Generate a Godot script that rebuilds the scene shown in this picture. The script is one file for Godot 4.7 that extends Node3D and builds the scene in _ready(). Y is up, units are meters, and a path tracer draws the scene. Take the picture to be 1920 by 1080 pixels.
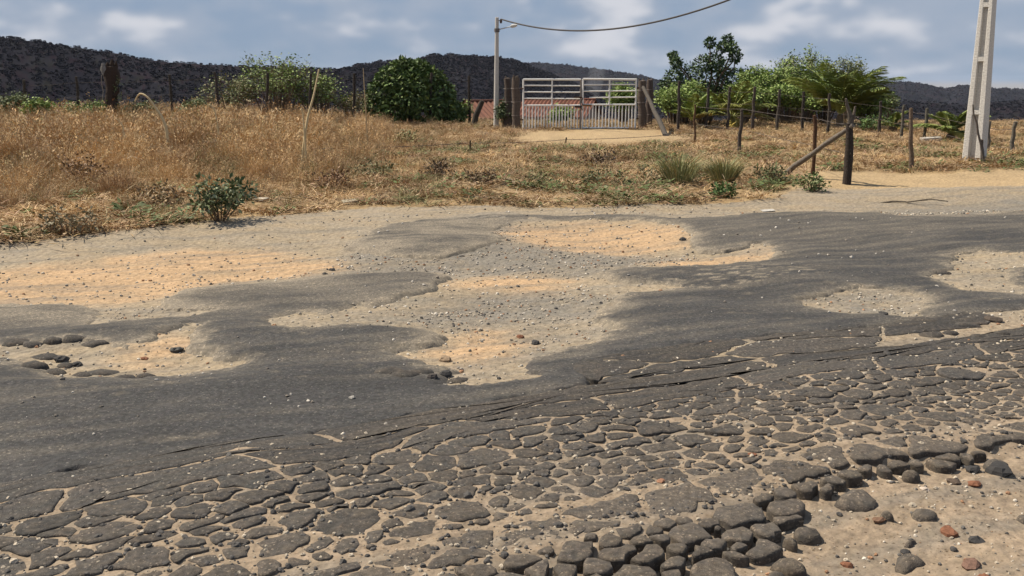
extends Node3D
# A pot-holed country road with a broken near edge, a dry verge, a white farm gate, fences, trees and dark hills.
# Layout numbers are metres: x to the right, distance d ahead of the camera (z = -d).

var rng := RandomNumberGenerator.new()
var n_low := FastNoiseLite.new()      # wide swells
var n_mid := FastNoiseLite.new()      # half-metre patches
var n_fine := FastNoiseLite.new()     # hand-sized
var n_tiny := FastNoiseLite.new()     # finger-sized
var used := {}
var mats := {}

const RA := 0.40143                    # the road runs 23 degrees off the x axis
var road_dir := Vector2(cos(RA), sin(RA))
var road_out := Vector2(-sin(RA), cos(RA))

# ------------------------------------------------------------------ mesh collecting
class Mb:
	var v := PackedVector3Array()
	var n := PackedVector3Array()
	var c := PackedColorArray()
	var uv := PackedVector2Array()
	var i := PackedInt32Array()
	var col := Color(1, 1, 1)
	var up := false                    # turn every face's front upwards
	func vert(p: Vector3, nn: Vector3) -> int:
		v.append(p); n.append(nn); c.append(col); return v.size() - 1
	func tri(a: Vector3, b: Vector3, d: Vector3):
		var nn := (d - a).cross(b - a).normalized()
		var k := v.size()
		if up and nn.y < 0.0:
			nn = -nn
			v.append(a); v.append(d); v.append(b)
		else:
			v.append(a); v.append(b); v.append(d)
		for q in 3: n.append(nn); c.append(col)
		i.append(k); i.append(k + 1); i.append(k + 2)
	func quad(a: Vector3, b: Vector3, d: Vector3, e: Vector3):
		var nn := (d - a).cross(b - a).normalized()
		var k := v.size()
		if up and nn.y < 0.0:
			nn = -nn
			v.append(a); v.append(e); v.append(d); v.append(b)
		else:
			v.append(a); v.append(b); v.append(d); v.append(e)
		for q in 4: n.append(nn); c.append(col)
		for q in [0, 1, 2, 0, 2, 3]: i.append(k + q)
	func tube(pts: Array, radii: Array, sides := 8, caps := true):
		var k0 := v.size()
		var m := pts.size()
		var ref := Vector3.RIGHT if absf((pts[m - 1] - pts[0]).normalized().x) < 0.8 else Vector3.BACK
		for a in m:
			var dir: Vector3 = (pts[mini(a + 1, m - 1)] - pts[maxi(a - 1, 0)]).normalized()
			var u := dir.cross(ref).normalized()
			var w := u.cross(dir).normalized()
			for s in sides:
				var an := TAU * s / sides
				var o: Vector3 = u * cos(an) + w * sin(an)
				vert(pts[a] + o * radii[a], o)
		for a in m - 1:
			for s in sides:
				var p := k0 + a * sides + s
				var q := k0 + a * sides + (s + 1) % sides
				for e in [p, q, q + sides, p, q + sides, p + sides]: i.append(e)
		if caps:
			for e in [0, m - 1]:
				var dirc: Vector3 = (pts[e] - pts[1 if e == 0 else m - 2]).normalized()
				var cc := vert(pts[e] + dirc * radii[e] * 0.25, dirc)
				var kk := v.size()
				for s in sides: vert(v[k0 + e * sides + s], dirc)
				for s in sides:
					i.append(cc); i.append(kk + s); i.append(kk + (s + 1) % sides)
	func box(cen: Vector3, size: Vector3, bas := Basis(), ch := 0.0):
		# a box with chamfered long edges (an octagonal prism along y), or plain
		var h := size * 0.5
		if ch <= 0.0:
			var p := []
			for q in 8: p.append(cen + bas * Vector3(h.x if q & 1 else -h.x, h.y if q & 2 else -h.y, h.z if q & 4 else -h.z))
			quad(p[0], p[2], p[3], p[1]); quad(p[5], p[7], p[6], p[4])
			quad(p[4], p[6], p[2], p[0]); quad(p[1], p[3], p[7], p[5])
			quad(p[2], p[6], p[7], p[3]); quad(p[4], p[0], p[1], p[5])
			return
		var o := [Vector2(-h.x + ch, -h.z), Vector2(h.x - ch, -h.z), Vector2(h.x, -h.z + ch), Vector2(h.x, h.z - ch), Vector2(h.x - ch, h.z), Vector2(-h.x + ch, h.z), Vector2(-h.x, h.z - ch), Vector2(-h.x, -h.z + ch)]
		for q in 8:
			var a: Vector2 = o[q]
			var b: Vector2 = o[(q + 1) % 8]
			quad(cen + bas * Vector3(a.x, -h.y, a.y), cen + bas * Vector3(a.x, h.y, a.y), cen + bas * Vector3(b.x, h.y, b.y), cen + bas * Vector3(b.x, -h.y, b.y))
			tri(cen + bas * Vector3(0, h.y, 0), cen + bas * Vector3(b.x, h.y, b.y), cen + bas * Vector3(a.x, h.y, a.y))
			tri(cen + bas * Vector3(0, -h.y, 0), cen + bas * Vector3(a.x, -h.y, a.y), cen + bas * Vector3(b.x, -h.y, b.y))
	func leaf(p: Vector3, along: Vector3, side: Vector3, bend: Vector3):
		# a pointed leaf of two folded halves
		var k := v.size()
		var nn := along.cross(side).normalized()
		if nn.y < 0.0:
			nn = -nn
			side = -side
		var mid := p + along * 0.5
		v.append(p); v.append(mid + side + bend); v.append(p + along); v.append(mid - side + bend)
		for q in 4: n.append(nn); c.append(col)
		for q in [0, 1, 2, 0, 2, 3]: i.append(k + q)
	func mesh(m: Material) -> ArrayMesh:
		var a := []
		a.resize(Mesh.ARRAY_MAX)
		a[Mesh.ARRAY_VERTEX] = v; a[Mesh.ARRAY_NORMAL] = n; a[Mesh.ARRAY_COLOR] = c; a[Mesh.ARRAY_INDEX] = i
		var r := ArrayMesh.new()
		r.add_surface_from_arrays(Mesh.PRIMITIVE_TRIANGLES, a)
		r.surface_set_material(0, m)
		return r

func obj(called: String, mb: Mb, m: Material, parent: Node = self) -> MeshInstance3D:
	var o := MeshInstance3D.new()
	o.mesh = mb.mesh(m)
	return put(o, called, parent)

func put(o: Node3D, called: String, parent: Node = self):
	if parent == self:
		if used.has(called):
			used[called] += 1
			o.name = "%s_%03d" % [called, used[called]]
		else:
			used[called] = 0
			o.name = called
	else:
		o.name = called
	parent.add_child(o, true)
	return o

func thing(called: String, at: Vector3, label: String, category: String, group := "") -> Node3D:
	var o := Node3D.new()
	put(o, called)
	o.position = at
	return tag(o, label, category, group)

func tag(o: Node, label: String, category: String, group := ""):
	o.set_meta("label", label)
	o.set_meta("category", category)
	if group: o.set_meta("group", group)
	return o

func kind(o: Node, k: String, label := "", category := ""):
	o.set_meta("kind", k)
	if label: o.set_meta("label", label)
	if category: o.set_meta("category", category)
	return o

func scatter(called: String, mesh: Mesh, list: Array, parent: Node = self) -> MultiMeshInstance3D:
	# list of [Transform3D, Color]
	var mm := MultiMesh.new()
	mm.transform_format = MultiMesh.TRANSFORM_3D
	mm.use_colors = true
	mm.mesh = mesh
	mm.instance_count = list.size()
	for k in list.size():
		mm.set_instance_transform(k, list[k][0])
		mm.set_instance_color(k, list[k][1])
	var o := MultiMeshInstance3D.new()
	o.multimesh = mm
	put(o, called, parent)
	o.set_meta("kind", "stuff")
	return o

# ------------------------------------------------------------------ textures and materials
func noise(freq: float, sd: int, oct := 4) -> FastNoiseLite:
	var f := FastNoiseLite.new()
	f.seed = sd
	f.noise_type = FastNoiseLite.TYPE_SIMPLEX_SMOOTH
	f.frequency = freq
	f.fractal_octaves = oct
	return f

func grain(sd: int, size: int, freq: float, lo: float, hi: float, specks: int, speck_lo: Color, speck_hi: Color, speck_r: int) -> ImageTexture:
	# a neutral, seamless grain: cloudy noise between two greys with small aggregate specks
	var f := noise(freq, sd, 5)
	var src := f.get_seamless_image(size, size)
	src.convert(Image.FORMAT_L8)
	var by := src.get_data()
	var out := PackedByteArray()
	out.resize(size * size * 3)
	var r := RandomNumberGenerator.new()
	r.seed = sd
	for k in by.size():
		var g := lo + (hi - lo) * (by[k] / 255.0) + (r.randf() - 0.5) * 0.09
		var b := int(clampf(g, 0.0, 1.0) * 255.0)
		out[k * 3] = b; out[k * 3 + 1] = b; out[k * 3 + 2] = b
	var im := Image.create_from_data(size, size, false, Image.FORMAT_RGB8, out)
	for k in specks:
		var c := speck_lo.lerp(speck_hi, r.randf())
		var rad := 1 + int(pow(r.randf(), 3.0) * speck_r)
		var x := r.randi_range(0, size - 1)
		var y := r.randi_range(0, size - 1)
		for yy in range(-rad, rad + 1):
			for xx in range(-rad, rad + 1):
				if xx * xx + yy * yy <= rad * rad + r.randi_range(-1, 1):
					im.set_pixel(posmod(x + xx, size), posmod(y + yy, size), c)
	im.generate_mipmaps()
	return ImageTexture.create_from_image(im)

func bumps(sd: int, size: int, freq: float, strength: float) -> ImageTexture:
	var f := noise(freq, sd, 5)
	var im := f.get_seamless_image(size, size)
	im.convert(Image.FORMAT_RGBA8)
	im.bump_map_to_normal_map(strength)
	return ImageTexture.create_from_image(im)

func mat(called: String, albedo: Color, rough: float, tex: Texture2D = null, scale := 1.0, bump: Texture2D = null, depth := 1.0, metal := 0.0) -> StandardMaterial3D:
	# albedo given as linear values
	var m := StandardMaterial3D.new()
	m.resource_name = called
	m.albedo_color = albedo.linear_to_srgb()
	m.vertex_color_use_as_albedo = true
	m.roughness = rough
	m.metallic = metal
	m.metallic_specular = 0.3
	if tex or bump:
		m.uv1_triplanar = true
		m.uv1_world_triplanar = true
		m.uv1_scale = Vector3.ONE * scale
	if tex: m.albedo_texture = tex
	if bump:
		m.normal_enabled = true
		m.normal_texture = bump
		m.normal_scale = depth
	mats[called] = m
	return m

func leafmat(called: String, back: Color, rough := 0.6) -> StandardMaterial3D:
	var m := mat(called, Color(1, 1, 1), rough)
	m.backlight_enabled = true
	m.backlight = back
	m.cull_mode = BaseMaterial3D.CULL_DISABLED
	return m

# ------------------------------------------------------------------ masks over the near ground (2.5 cm cells)
const MX0 := -12.0
const MD0 := 1.5
const MRES := 0.025
const MW := 1040
const MH := 768
var lev := {}

func fill_poly(im: Image, flat: Array, c: Color):
	var n := flat.size() / 2
	var px := PackedFloat32Array()
	var py := PackedFloat32Array()
	var lo := 1e9
	var hi := -1e9
	for k in n:
		px.append((flat[k * 2] - MX0) / MRES)
		py.append((flat[k * 2 + 1] - MD0) / MRES)
		lo = minf(lo, py[k]); hi = maxf(hi, py[k])
	for y in range(maxi(0, int(lo)), mini(MH - 1, int(hi) + 1) + 1):
		var xs := []
		var yc := y + 0.5
		for k in n:
			var j := (k + 1) % n
			if (py[k] <= yc) != (py[j] <= yc):
				xs.append(px[k] + (yc - py[k]) / (py[j] - py[k]) * (px[j] - px[k]))
		xs.sort()
		for k in range(0, xs.size() - 1, 2):
			var a := clampi(int(round(xs[k])), 0, MW)
			var b := clampi(int(round(xs[k + 1])), 0, MW)
			if b > a: im.fill_rect(Rect2i(a, y, b - a, 1), c)

func store(called: String, im: Image, halvings: int):
	var t: Image = im.duplicate()
	for k in halvings: t.shrink_x2()
	t.convert(Image.FORMAT_L8)
	lev[called] = [t.get_data(), t.get_width(), t.get_height(), MRES * pow(2, halvings)]

func look(called: String, x: float, d: float) -> float:
	var l: Array = lev[called]
	var w: int = l[1]
	var h: int = l[2]
	var fx := clampf((x - MX0) / l[3] - 0.5, 0.0, w - 1.001)
	var fy := clampf((d - MD0) / l[3] - 0.5, 0.0, h - 1.001)
	var ix := int(fx)
	var iy := int(fy)
	fx -= ix; fy -= iy
	var by: PackedByteArray = l[0]
	var k := iy * w + ix
	var k2 := k + w
	return ((by[k] * (1.0 - fx) + by[k + 1] * fx) * (1.0 - fy) + (by[k2] * (1.0 - fx) + by[k2 + 1] * fx) * fy) / 255.0

func new_mask() -> Image:
	return Image.create(MW, MH, false, Image.FORMAT_L8)

func rs(x: float, d: float) -> Vector2:      # along and across the road
	return Vector2(x * road_dir.x + d * road_dir.y, x * road_out.x + d * road_out.y)

func bend(s: float) -> float:                # how the broken edge swings along the road
	return lerpf(-0.3, 0.05, smoothstep(-1.2, 2.6, s)) + 0.07 * smoothstep(2.0, 3.2, s) * (1.0 - smoothstep(3.2, 5.0, s))

func from_rs(s: float, t: float) -> Vector2:  # x, d
	return road_dir * s + road_out * t

func base_h(x: float, d: float) -> float:    # the lie of the land
	var h := n_low.get_noise_2d(x, d) * 0.05 + n_low.get_noise_2d(x * 3.5 + 8.0, d * 3.5) * 0.03
	var out := smoothstep(11.6, 14.5, rs(x, d).y)
	h += out * (n_mid.get_noise_2d(x * 0.3, d * 0.3) * 0.10)
	if d > 38.0:
		var k := d - 38.0
		h -= 22.0 * smoothstep(0.0, 190.0, k) + 0.06 * maxf(0.0, k - 160.0)
	return h

var B_WHITE := Color(1, 1, 1)

func paint_masks():
	var a := new_mask()
	# the whole carriageway, far edge then near edge
	fill_poly(a, [-4.846, 7.376, -3.87, 7.548, -3.446, 7.628, -3.253, 7.529, -3.016, 7.339, -2.554, 7.211, -2.725, 7.668, -2.71, 7.896, -2.637, 8.253, -2.024, 8.394, -1.674, 8.692, -1.23, 8.849, -0.778, 8.876, -0.524, 8.667, -0.311, 9.723, 0.229, 10.78, 1.803, 12.386, 2.416, 12.541, 3.353, 12.754, 4.136, 12.863, 4.658, 12.918, 4.884, 12.386, 5.643, 12.7, 6.585, 13.086, 8.558, 13.618, 4.913, 5.483, 1.991, 2.029, 0, 1.025, -2.622, 2.029, -3.695, 4.582], B_WHITE)
	# the slab that tails off to the far shoulder
	var holes := [
		[-0.172, 5.337, 0.207, 5.483, 0.088, 5.58, 0.034, 5.704, 0.106, 5.918, 0.28, 6.135, 0.5, 6.311, 0.704, 6.601, 0.604, 6.82, 0.566, 7.036, 0.639, 7.229, 0.778, 7.49, 0.825, 7.791, 0.983, 7.961, 1.142, 7.875, 1.428, 8.115, 1.277, 8.183, 1.026, 8.323, 0.878, 8.183, 0.878, 8.491, 0.718, 8.77, 0.785, 8.957, 0.963, 9.012, 1.307, 8.957, 1.918, 9.208, 2.484, 9.504, 2.636, 10.19, 2.635, 10.589, 2.376, 10.19, 2.146, 10.052, 1.886, 10.121, 1.845, 10.514, 1.965, 10.979, 1.959, 11.619, 1.81, 12.437, 0.941, 12.7, -0.134, 12.7, -1.322, 12.489, -1.415, 10.225, -1.754, 9.123, -1.237, 8.903, -0.781, 8.903, -0.524, 8.667, -0.581, 8.276, -0.617, 7.875, -0.785, 7.688, -1.046, 7.302, -1.151, 7.32, -1.229, 7.49, -1.207, 7.175, -1.119, 7.002, -1.385, 6.935, -1.509, 7.158, -1.591, 6.951, -1.687, 6.662, -1.35, 6.616, -1.13, 6.74, -0.893, 6.772, -0.689, 6.709, -0.482, 6.601, -0.434, 6.467, -0.519, 6.255, -0.637, 6.174, -0.806, 6.161, -0.591, 5.968, -0.403, 5.774, -0.236, 5.625, -0.329, 5.483, -0.398, 5.388],
		[-2.177, 6.756, -2.199, 6.586, -2.278, 6.367, -2.339, 6.201, -2.441, 6.069, -2.625, 6.201, -2.827, 6.201, -3.175, 6.135, -3.661, 6.069, -3.519, 5.821, -3.051, 5.881, -2.842, 5.797, -2.624, 5.591, -2.349, 5.515, -2.145, 5.451, -1.981, 5.493, -1.831, 5.591, -1.629, 5.75, -1.559, 5.845, -1.77, 5.857, -1.838, 6.005, -1.918, 6.031, -2.07, 6.201, -2.106, 6.482],
		[-2.981, 7.32, -2.554, 7.211, -2.178, 7.175, -2.237, 6.951, -2.831, 6.935, -2.838, 6.693, -2.872, 6.724],
		[2.147, 7.414, 2.279, 7.608, 2.461, 7.668, 2.588, 7.875, 2.835, 8.004, 3.002, 8.026, 3.185, 7.875, 3.096, 7.49, 2.936, 7.088, 2.89, 6.804, 2.736, 6.901, 2.512, 7.053, 2.278, 7.211],
		[3.656, 8.692, 3.857, 8.93, 4.047, 9.039, 4.193, 9.504, 4.427, 9.819, 4.65, 9.885, 4.923, 9.691, 5.34, 9.535, 5.179, 9.237, 4.672, 9.18, 4.425, 8.93, 4.239, 8.541, 4.182, 8.183, 4.528, 8.115, 4.32, 7.729, 3.989, 7.791, 3.772, 7.791, 3.587, 7.896, 3.648, 8.115, 3.644, 8.418],
		[2.431, 6.467, 2.661, 6.526, 2.935, 6.556, 3.155, 6.756, 3.358, 6.901, 3.627, 7.053, 4.288, 7.302, 4.109, 6.788, 3.404, 6.601, 3.234, 6.438, 3.044, 6.255, 2.908, 6.339, 2.678, 6.409]]
	for h in holes: fill_poly(a, h, Color(0, 0, 0))
	# the worn skin left along the far side
	fill_poly(a, [-1.741, 10.225, -1.572, 11.397, -1.42, 12.185, -0.873, 12.7, 0, 12.973, 0.952, 12.863, 1.818, 12.489, 1.896, 11.848, 1.555, 12.235, 0.914, 12.335, 0.129, 12.136, -0.243, 11.441, -0.057, 10.665, -0.372, 9.985, -0.819, 9.597, -1.244, 9.723], B_WHITE)
	store("asph4", a, 4); store("asph5", a, 5)
	store("full1", a, 1)
	# the broken near edge is built piece by piece: the sheet stops at the first long crack
	var edge := []
	for k in 60:
		var s := -8.0 + k * 0.4
		var q := from_rs(s, 4.61 + bend(s) + 0.42 * smoothstep(2.62, 2.72, s))
		edge.append(q.x); edge.append(q.y)
	for s in [16.0, -8.0]:
		var q := from_rs(s, 0.0)
		edge.append(q.x); edge.append(q.y)
	fill_poly(a, edge, Color(0, 0, 0))
	store("asph1", a, 1); store("asph2", a, 2); store("asph3", a, 3)
	var o := new_mask()
	for p in [
		[-0.209, 11.269, 0.127, 11.99, 0.903, 12.185, 1.549, 12.185, 1.852, 11.848, 1.971, 11.184, 1.837, 10.404, 1.568, 10.155, 0.762, 10.225, 0.224, 10.514],
		[1.191, 9.295, 1.762, 9.723, 2.34, 9.985, 2.646, 10.589, 2.565, 9.723, 2.451, 9.414, 1.901, 9.123, 1.38, 8.903],
		[-0.623, 8.004, -0.503, 8.541, -0.281, 8.744, 0.426, 8.849, 0.589, 8.591, 0.433, 8.071, -0.043, 7.982, -0.391, 8.093],
		[-0.766, 6.135, -0.561, 6.069, -0.456, 6.482, -0.293, 6.788, 0, 6.885, 0.179, 6.601, 0, 6.044, -0.218, 5.704, -0.41, 5.797],
		[-5.489, 8.849, -4.672, 9.18, -3.989, 9.852, -2.656, 10.404, -1.866, 9.723, -1.324, 9.18, -2.233, 8.692, -2.759, 8.443, -2.832, 7.749, -3.322, 7.628, -4.676, 7.49],
		[-2.433, 5.881, -2.323, 6.201, -2.215, 6.601, -2.053, 6.201, -1.861, 6.005, -1.928, 5.704, -2.208, 5.704]]: fill_poly(o, p, B_WHITE)
	store("orange", o, 4)
	var g := new_mask()
	for p in [
		[-1.489, 10.78, -0.914, 12.335, 0, 12.7, 0, 11.184, 0.22, 10.332, 1.499, 10.052, 1.918, 9.723, 1.072, 9.123, 0.615, 8.849, -0.286, 8.903, -1.252, 9.012, -1.658, 9.723],
		[-0.335, 7.791, -0.086, 8.048, 0.806, 7.896, 0.739, 7.211, 0.45, 6.951, 0, 6.951, -0.44, 6.788, -1.137, 6.788, -1.195, 6.918, -0.777, 7.211],
		[-0.244, 5.591, 0.144, 6.631, 0.643, 6.601, 0.097, 5.943, 0, 5.591, -0.177, 5.399],
		[-2.99, 7.302, -2.2, 7.158, -2.252, 6.951, -2.852, 6.951],
		[2.28, 7.568, 3.154, 7.939, 2.99, 7.302, 2.874, 6.82, 2.582, 7.036],
		[5.006, 13.742, 7.436, 14.818, 9.168, 15.266, 8.197, 13.029, 6.449, 12.808, 4.904, 12.185],
		[-2.993, 8.467, -2.158, 8.77, -1.267, 9.123, -1.23, 8.849, -2.057, 8.347, -2.707, 8.004]]: fill_poly(g, p, B_WHITE)
	store("grey", g, 4)
	var v := new_mask()
	fill_poly(v, [-7.279, 10.052, -5.277, 10.332, -4.384, 10.859, -3.573, 11.619, -2.687, 12.7, -1.837, 13.376, -0.428, 13.496, 0.981, 13.259, 2.445, 13.618, 3.62, 13.996, 4.475, 15.741, 6.132, 15.741, 10.711, 16.421, 25.022, 29.254, -37.533, 29.254], B_WHITE)
	store("verge", v, 2)
	var p2 := new_mask()
	fill_poly(p2, [3.536, 14.26, 5.224, 17.76, 6.452, 18.627, 7.463, 17.76, 9.615, 19.092, 12.894, 19.834, 11.104, 15.741, 7.436, 14.818, 5.023, 13.996], B_WHITE)
	fill_poly(p2, [2.899, 29.254, 7.291, 30.402, 6.009, 19.092, 4.716, 17.258, 4.729, 21.502, 3.642, 24.021], Color(0.55, 0.55, 0.55))
	store("path", p2, 3)

# --- heights of the soil and of the asphalt sheet
func warp(x: float, d: float) -> Vector2:
	return Vector2(x + n_fine.get_noise_2d(x * 1.0, d * 1.6) * 0.06 + n_tiny.get_noise_2d(x, d) * 0.025, d + n_fine.get_noise_2d(x * 1.0 + 40.0, d * 1.6) * 0.09 + n_tiny.get_noise_2d(x + 9.0, d) * 0.035)

func broken(x: float, d: float) -> float:     # 0 at the first crack, 1 at the lost edge
	var q := rs(x, d)
	return clampf((4.5 + bend(q.x) - q.y) / 1.5, 0.0, 1.3)

func soil_h(x: float, d: float, aw: float) -> float:
	var q := rs(x, d)
	var h := base_h(x, d)
	var wob := n_fine.get_noise_2d(x * 1.3, d * 1.3) * 0.012 + n_tiny.get_noise_2d(x, d) * 0.006
	if d > 20.0: return h + wob
	var tt := q.y - bend(q.x)
	var lip := 4.62 + 0.42 * smoothstep(2.55, 2.65, q.x)
	var inroad := 1.0 - smoothstep(10.6, 11.8, q.y)
	var open := h - lerpf(0.0, 0.014 + 0.075 * (1.0 - aw), inroad) + wob
	if tt > lip + 0.3: return open
	# between the cracked pieces the sand lies almost flush
	var b := broken(x, d)
	var near := road_top(x, d) - lerpf(0.003, 0.006, clampf(b / 0.5, 0.0, 1.0)) + wob * lerpf(0.25, 1.0, smoothstep(0.6, 1.0, b))
	near -= 0.052 * smoothstep(0.90, 1.14, b + 0.14 * smoothstep(2.0, 2.9, q.x) * smoothstep(0.8, 1.0, b))
	near -= 0.03 * smoothstep(lip - 0.01, lip + 0.06, tt)
	return lerpf(near, minf(near, open), smoothstep(lip + 0.1, lip + 0.3, tt))

func asph_h(x: float, d: float, am: float, aw: float) -> float:
	return base_h(x, d) + n_mid.get_noise_2d(x, d) * 0.010 + n_tiny.get_noise_2d(x * 1.5, d * 1.5) * 0.002 - 0.055 * (1.0 - aw) - 0.065 * (1.0 - smoothstep(0.0, 1.0, am))

func road_top(x: float, d: float) -> float:    # the worn surface before it broke up
	var w := warp(x, d)
	return base_h(x, d) + n_mid.get_noise_2d(x, d) * 0.010 - 0.055 * (1.0 - look("asph4", w.x, w.y))

func edge_mask(x: float, d: float, w: Vector2) -> float:   # broken sharp in places, worn down and lapped by sand in others
	return lerpf(look("asph1", w.x, w.y), look("asph2", w.x, w.y), clampf(0.75 + 1.6 * n_mid.get_noise_2d(x * 0.6 + 70.0, d * 0.6), 0.0, 1.0) * smoothstep(4.7, 5.3, rs(x, d).y - bend(rs(x, d).x)) * (1.0 - 0.8 * smoothstep(4.6, 6.0, rs(x, d).x)))

func ground_at(x: float, d: float) -> float:   # what one stands on
	var w := warp(x, d)
	var aw := look("asph5", w.x, w.y)
	var h := soil_h(x, d, aw)
	if d < 20.0:
		h = maxf(h, asph_h(x, d, edge_mask(x, d, w), look("asph4", w.x, w.y)))
	return h

func rows() -> Array:
	var r := [0.3, 1.0, 1.8, 2.3]
	var d := 2.5
	while d < 18.0:
		r.append(d)
		d += 0.0052 * d
	while d < 60.0:
		r.append(d)
		d *= 1.03
	while d < 6000.0:
		r.append(d)
		d *= 1.25
	r.append(6000.0)
	return r

func cols() -> Array:
	var r := [-30.0, -8.0, -4.0, -2.5, -1.8, -1.5, -1.3]
	for k in 361: r.append(-1.18 + 2.36 * k / 360.0)
	for k in [1.3, 1.5, 1.8, 2.5, 4.0, 8.0, 30.0]: r.append(k)
	return r

func grid_normals(v: PackedVector3Array, nr: int, nc: int) -> PackedVector3Array:
	var n := PackedVector3Array()
	n.resize(v.size())
	for r in nr:
		for c in nc:
			var k := r * nc + c
			var a := v[r * nc + mini(c + 1, nc - 1)] - v[r * nc + maxi(c - 1, 0)]
			var b := v[mini(r + 1, nr - 1) * nc + c] - v[maxi(r - 1, 0) * nc + c]
			n[k] = a.cross(b).normalized()
	return n

const HILL1 := Color(0.0130, 0.0130, 0.0175)
const HILL2 := Color(0.0205, 0.019, 0.0215)
const FLAKE1 := Vector3(1.849, 0, -8.418)
const FLAKE2 := Vector3(2.481, 0, -6.174)
const SCR1 := Vector3(-1.496, 0, -4.392)
const SCR2 := Vector3(1.967, 0, -5.727)
const SAND := Color(0.365, 0.295, 0.205)
const ORANGE := Color(0.47, 0.325, 0.195)
const GREYG := Color(0.235, 0.215, 0.185)
const EARTH := Color(0.26, 0.175, 0.095)
const STRAW := Color(0.40, 0.29, 0.15)
const EDGESAND := Color(0.30, 0.235, 0.17)

func soil_color(x: float, d: float, w: Vector2) -> Color:
	var q := rs(x, d)
	var f := n_fine.get_noise_2d(x * 1.7, d * 3.0)
	var m := n_mid.get_noise_2d(x * 1.2, d * 2.4)
	var t := n_tiny.get_noise_2d(x * 1.2, d * 1.2)
	var c := SAND
	var o := clampf(look("orange", w.x, w.y) * (1.0 + 0.7 * m) + 0.12 * f, 0.0, 1.0)
	var g := clampf(look("grey", w.x, w.y) * (1.0 + 0.6 * f + 0.5 * m), 0.0, 1.0)
	c = c.lerp(GREYG, clampf(0.25 + 0.5 * m + 0.3 * f, 0.0, 0.6) * (1.0 - o))
	c = c.lerp(GREYG * 0.9, g * 0.95)
	c = c.lerp(ORANGE, smoothstep(0.08, 1.0, o))
	if q.y < 5.3: c = c.lerp(EDGESAND, 1.0 - smoothstep(4.3, 5.3, q.y))
	var ve := smoothstep(0.25, 0.75, look("verge", w.x, w.y) + 0.25 * f + 0.2 * m) if d < 20.0 else 1.0
	if ve > 0.0:
		var e := EARTH.lerp(STRAW, clampf(0.45 + 0.9 * f + 0.7 * t, 0.0, 1.0))
		var pth := look("path", w.x, w.y) if d < 20.0 else 0.0
		# worn sandy ground in front of the gate
		var gx := (x - 2.6 - (d - 30.0) * 0.10) / 2.9
		var gd := (d - 31.0) / 4.6
		pth = maxf(pth, 1.0 - smoothstep(0.6, 1.25, sqrt(gx * gx + gd * gd) + 0.3 * m))
		e = e.lerp(Color(0.42, 0.31, 0.18), clampf(pth * 1.3 + 0.4 * f * pth, 0.0, 1.0))
		e = e.lerp(Color(0.12, 0.105, 0.055), smoothstep(36.5, 39.0, d + 1.5 * m))      # scrubby pasture beyond the fence
		c = c.lerp(e, ve)
	var st := n_mid.get_noise_2d(q.x * 0.45, q.y * 4.5) * (1.0 - ve)      # tyre-dragged streaks along the road
	c = c.lerp(GREYG * 0.8, clampf(st * 1.1, 0.0, 0.5))
	var k := 1.0 + 0.12 * t + 0.14 * m
	return Color(c.r * k, c.g * k, c.b * k)

func flake_zone(q: Vector2, p: Vector3, a: float, b: float) -> float:
	var e := (q - rs(p.x, -p.z)) / Vector2(a, b)
	return 1.0 - smoothstep(0.5, 1.0, e.length())

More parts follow.
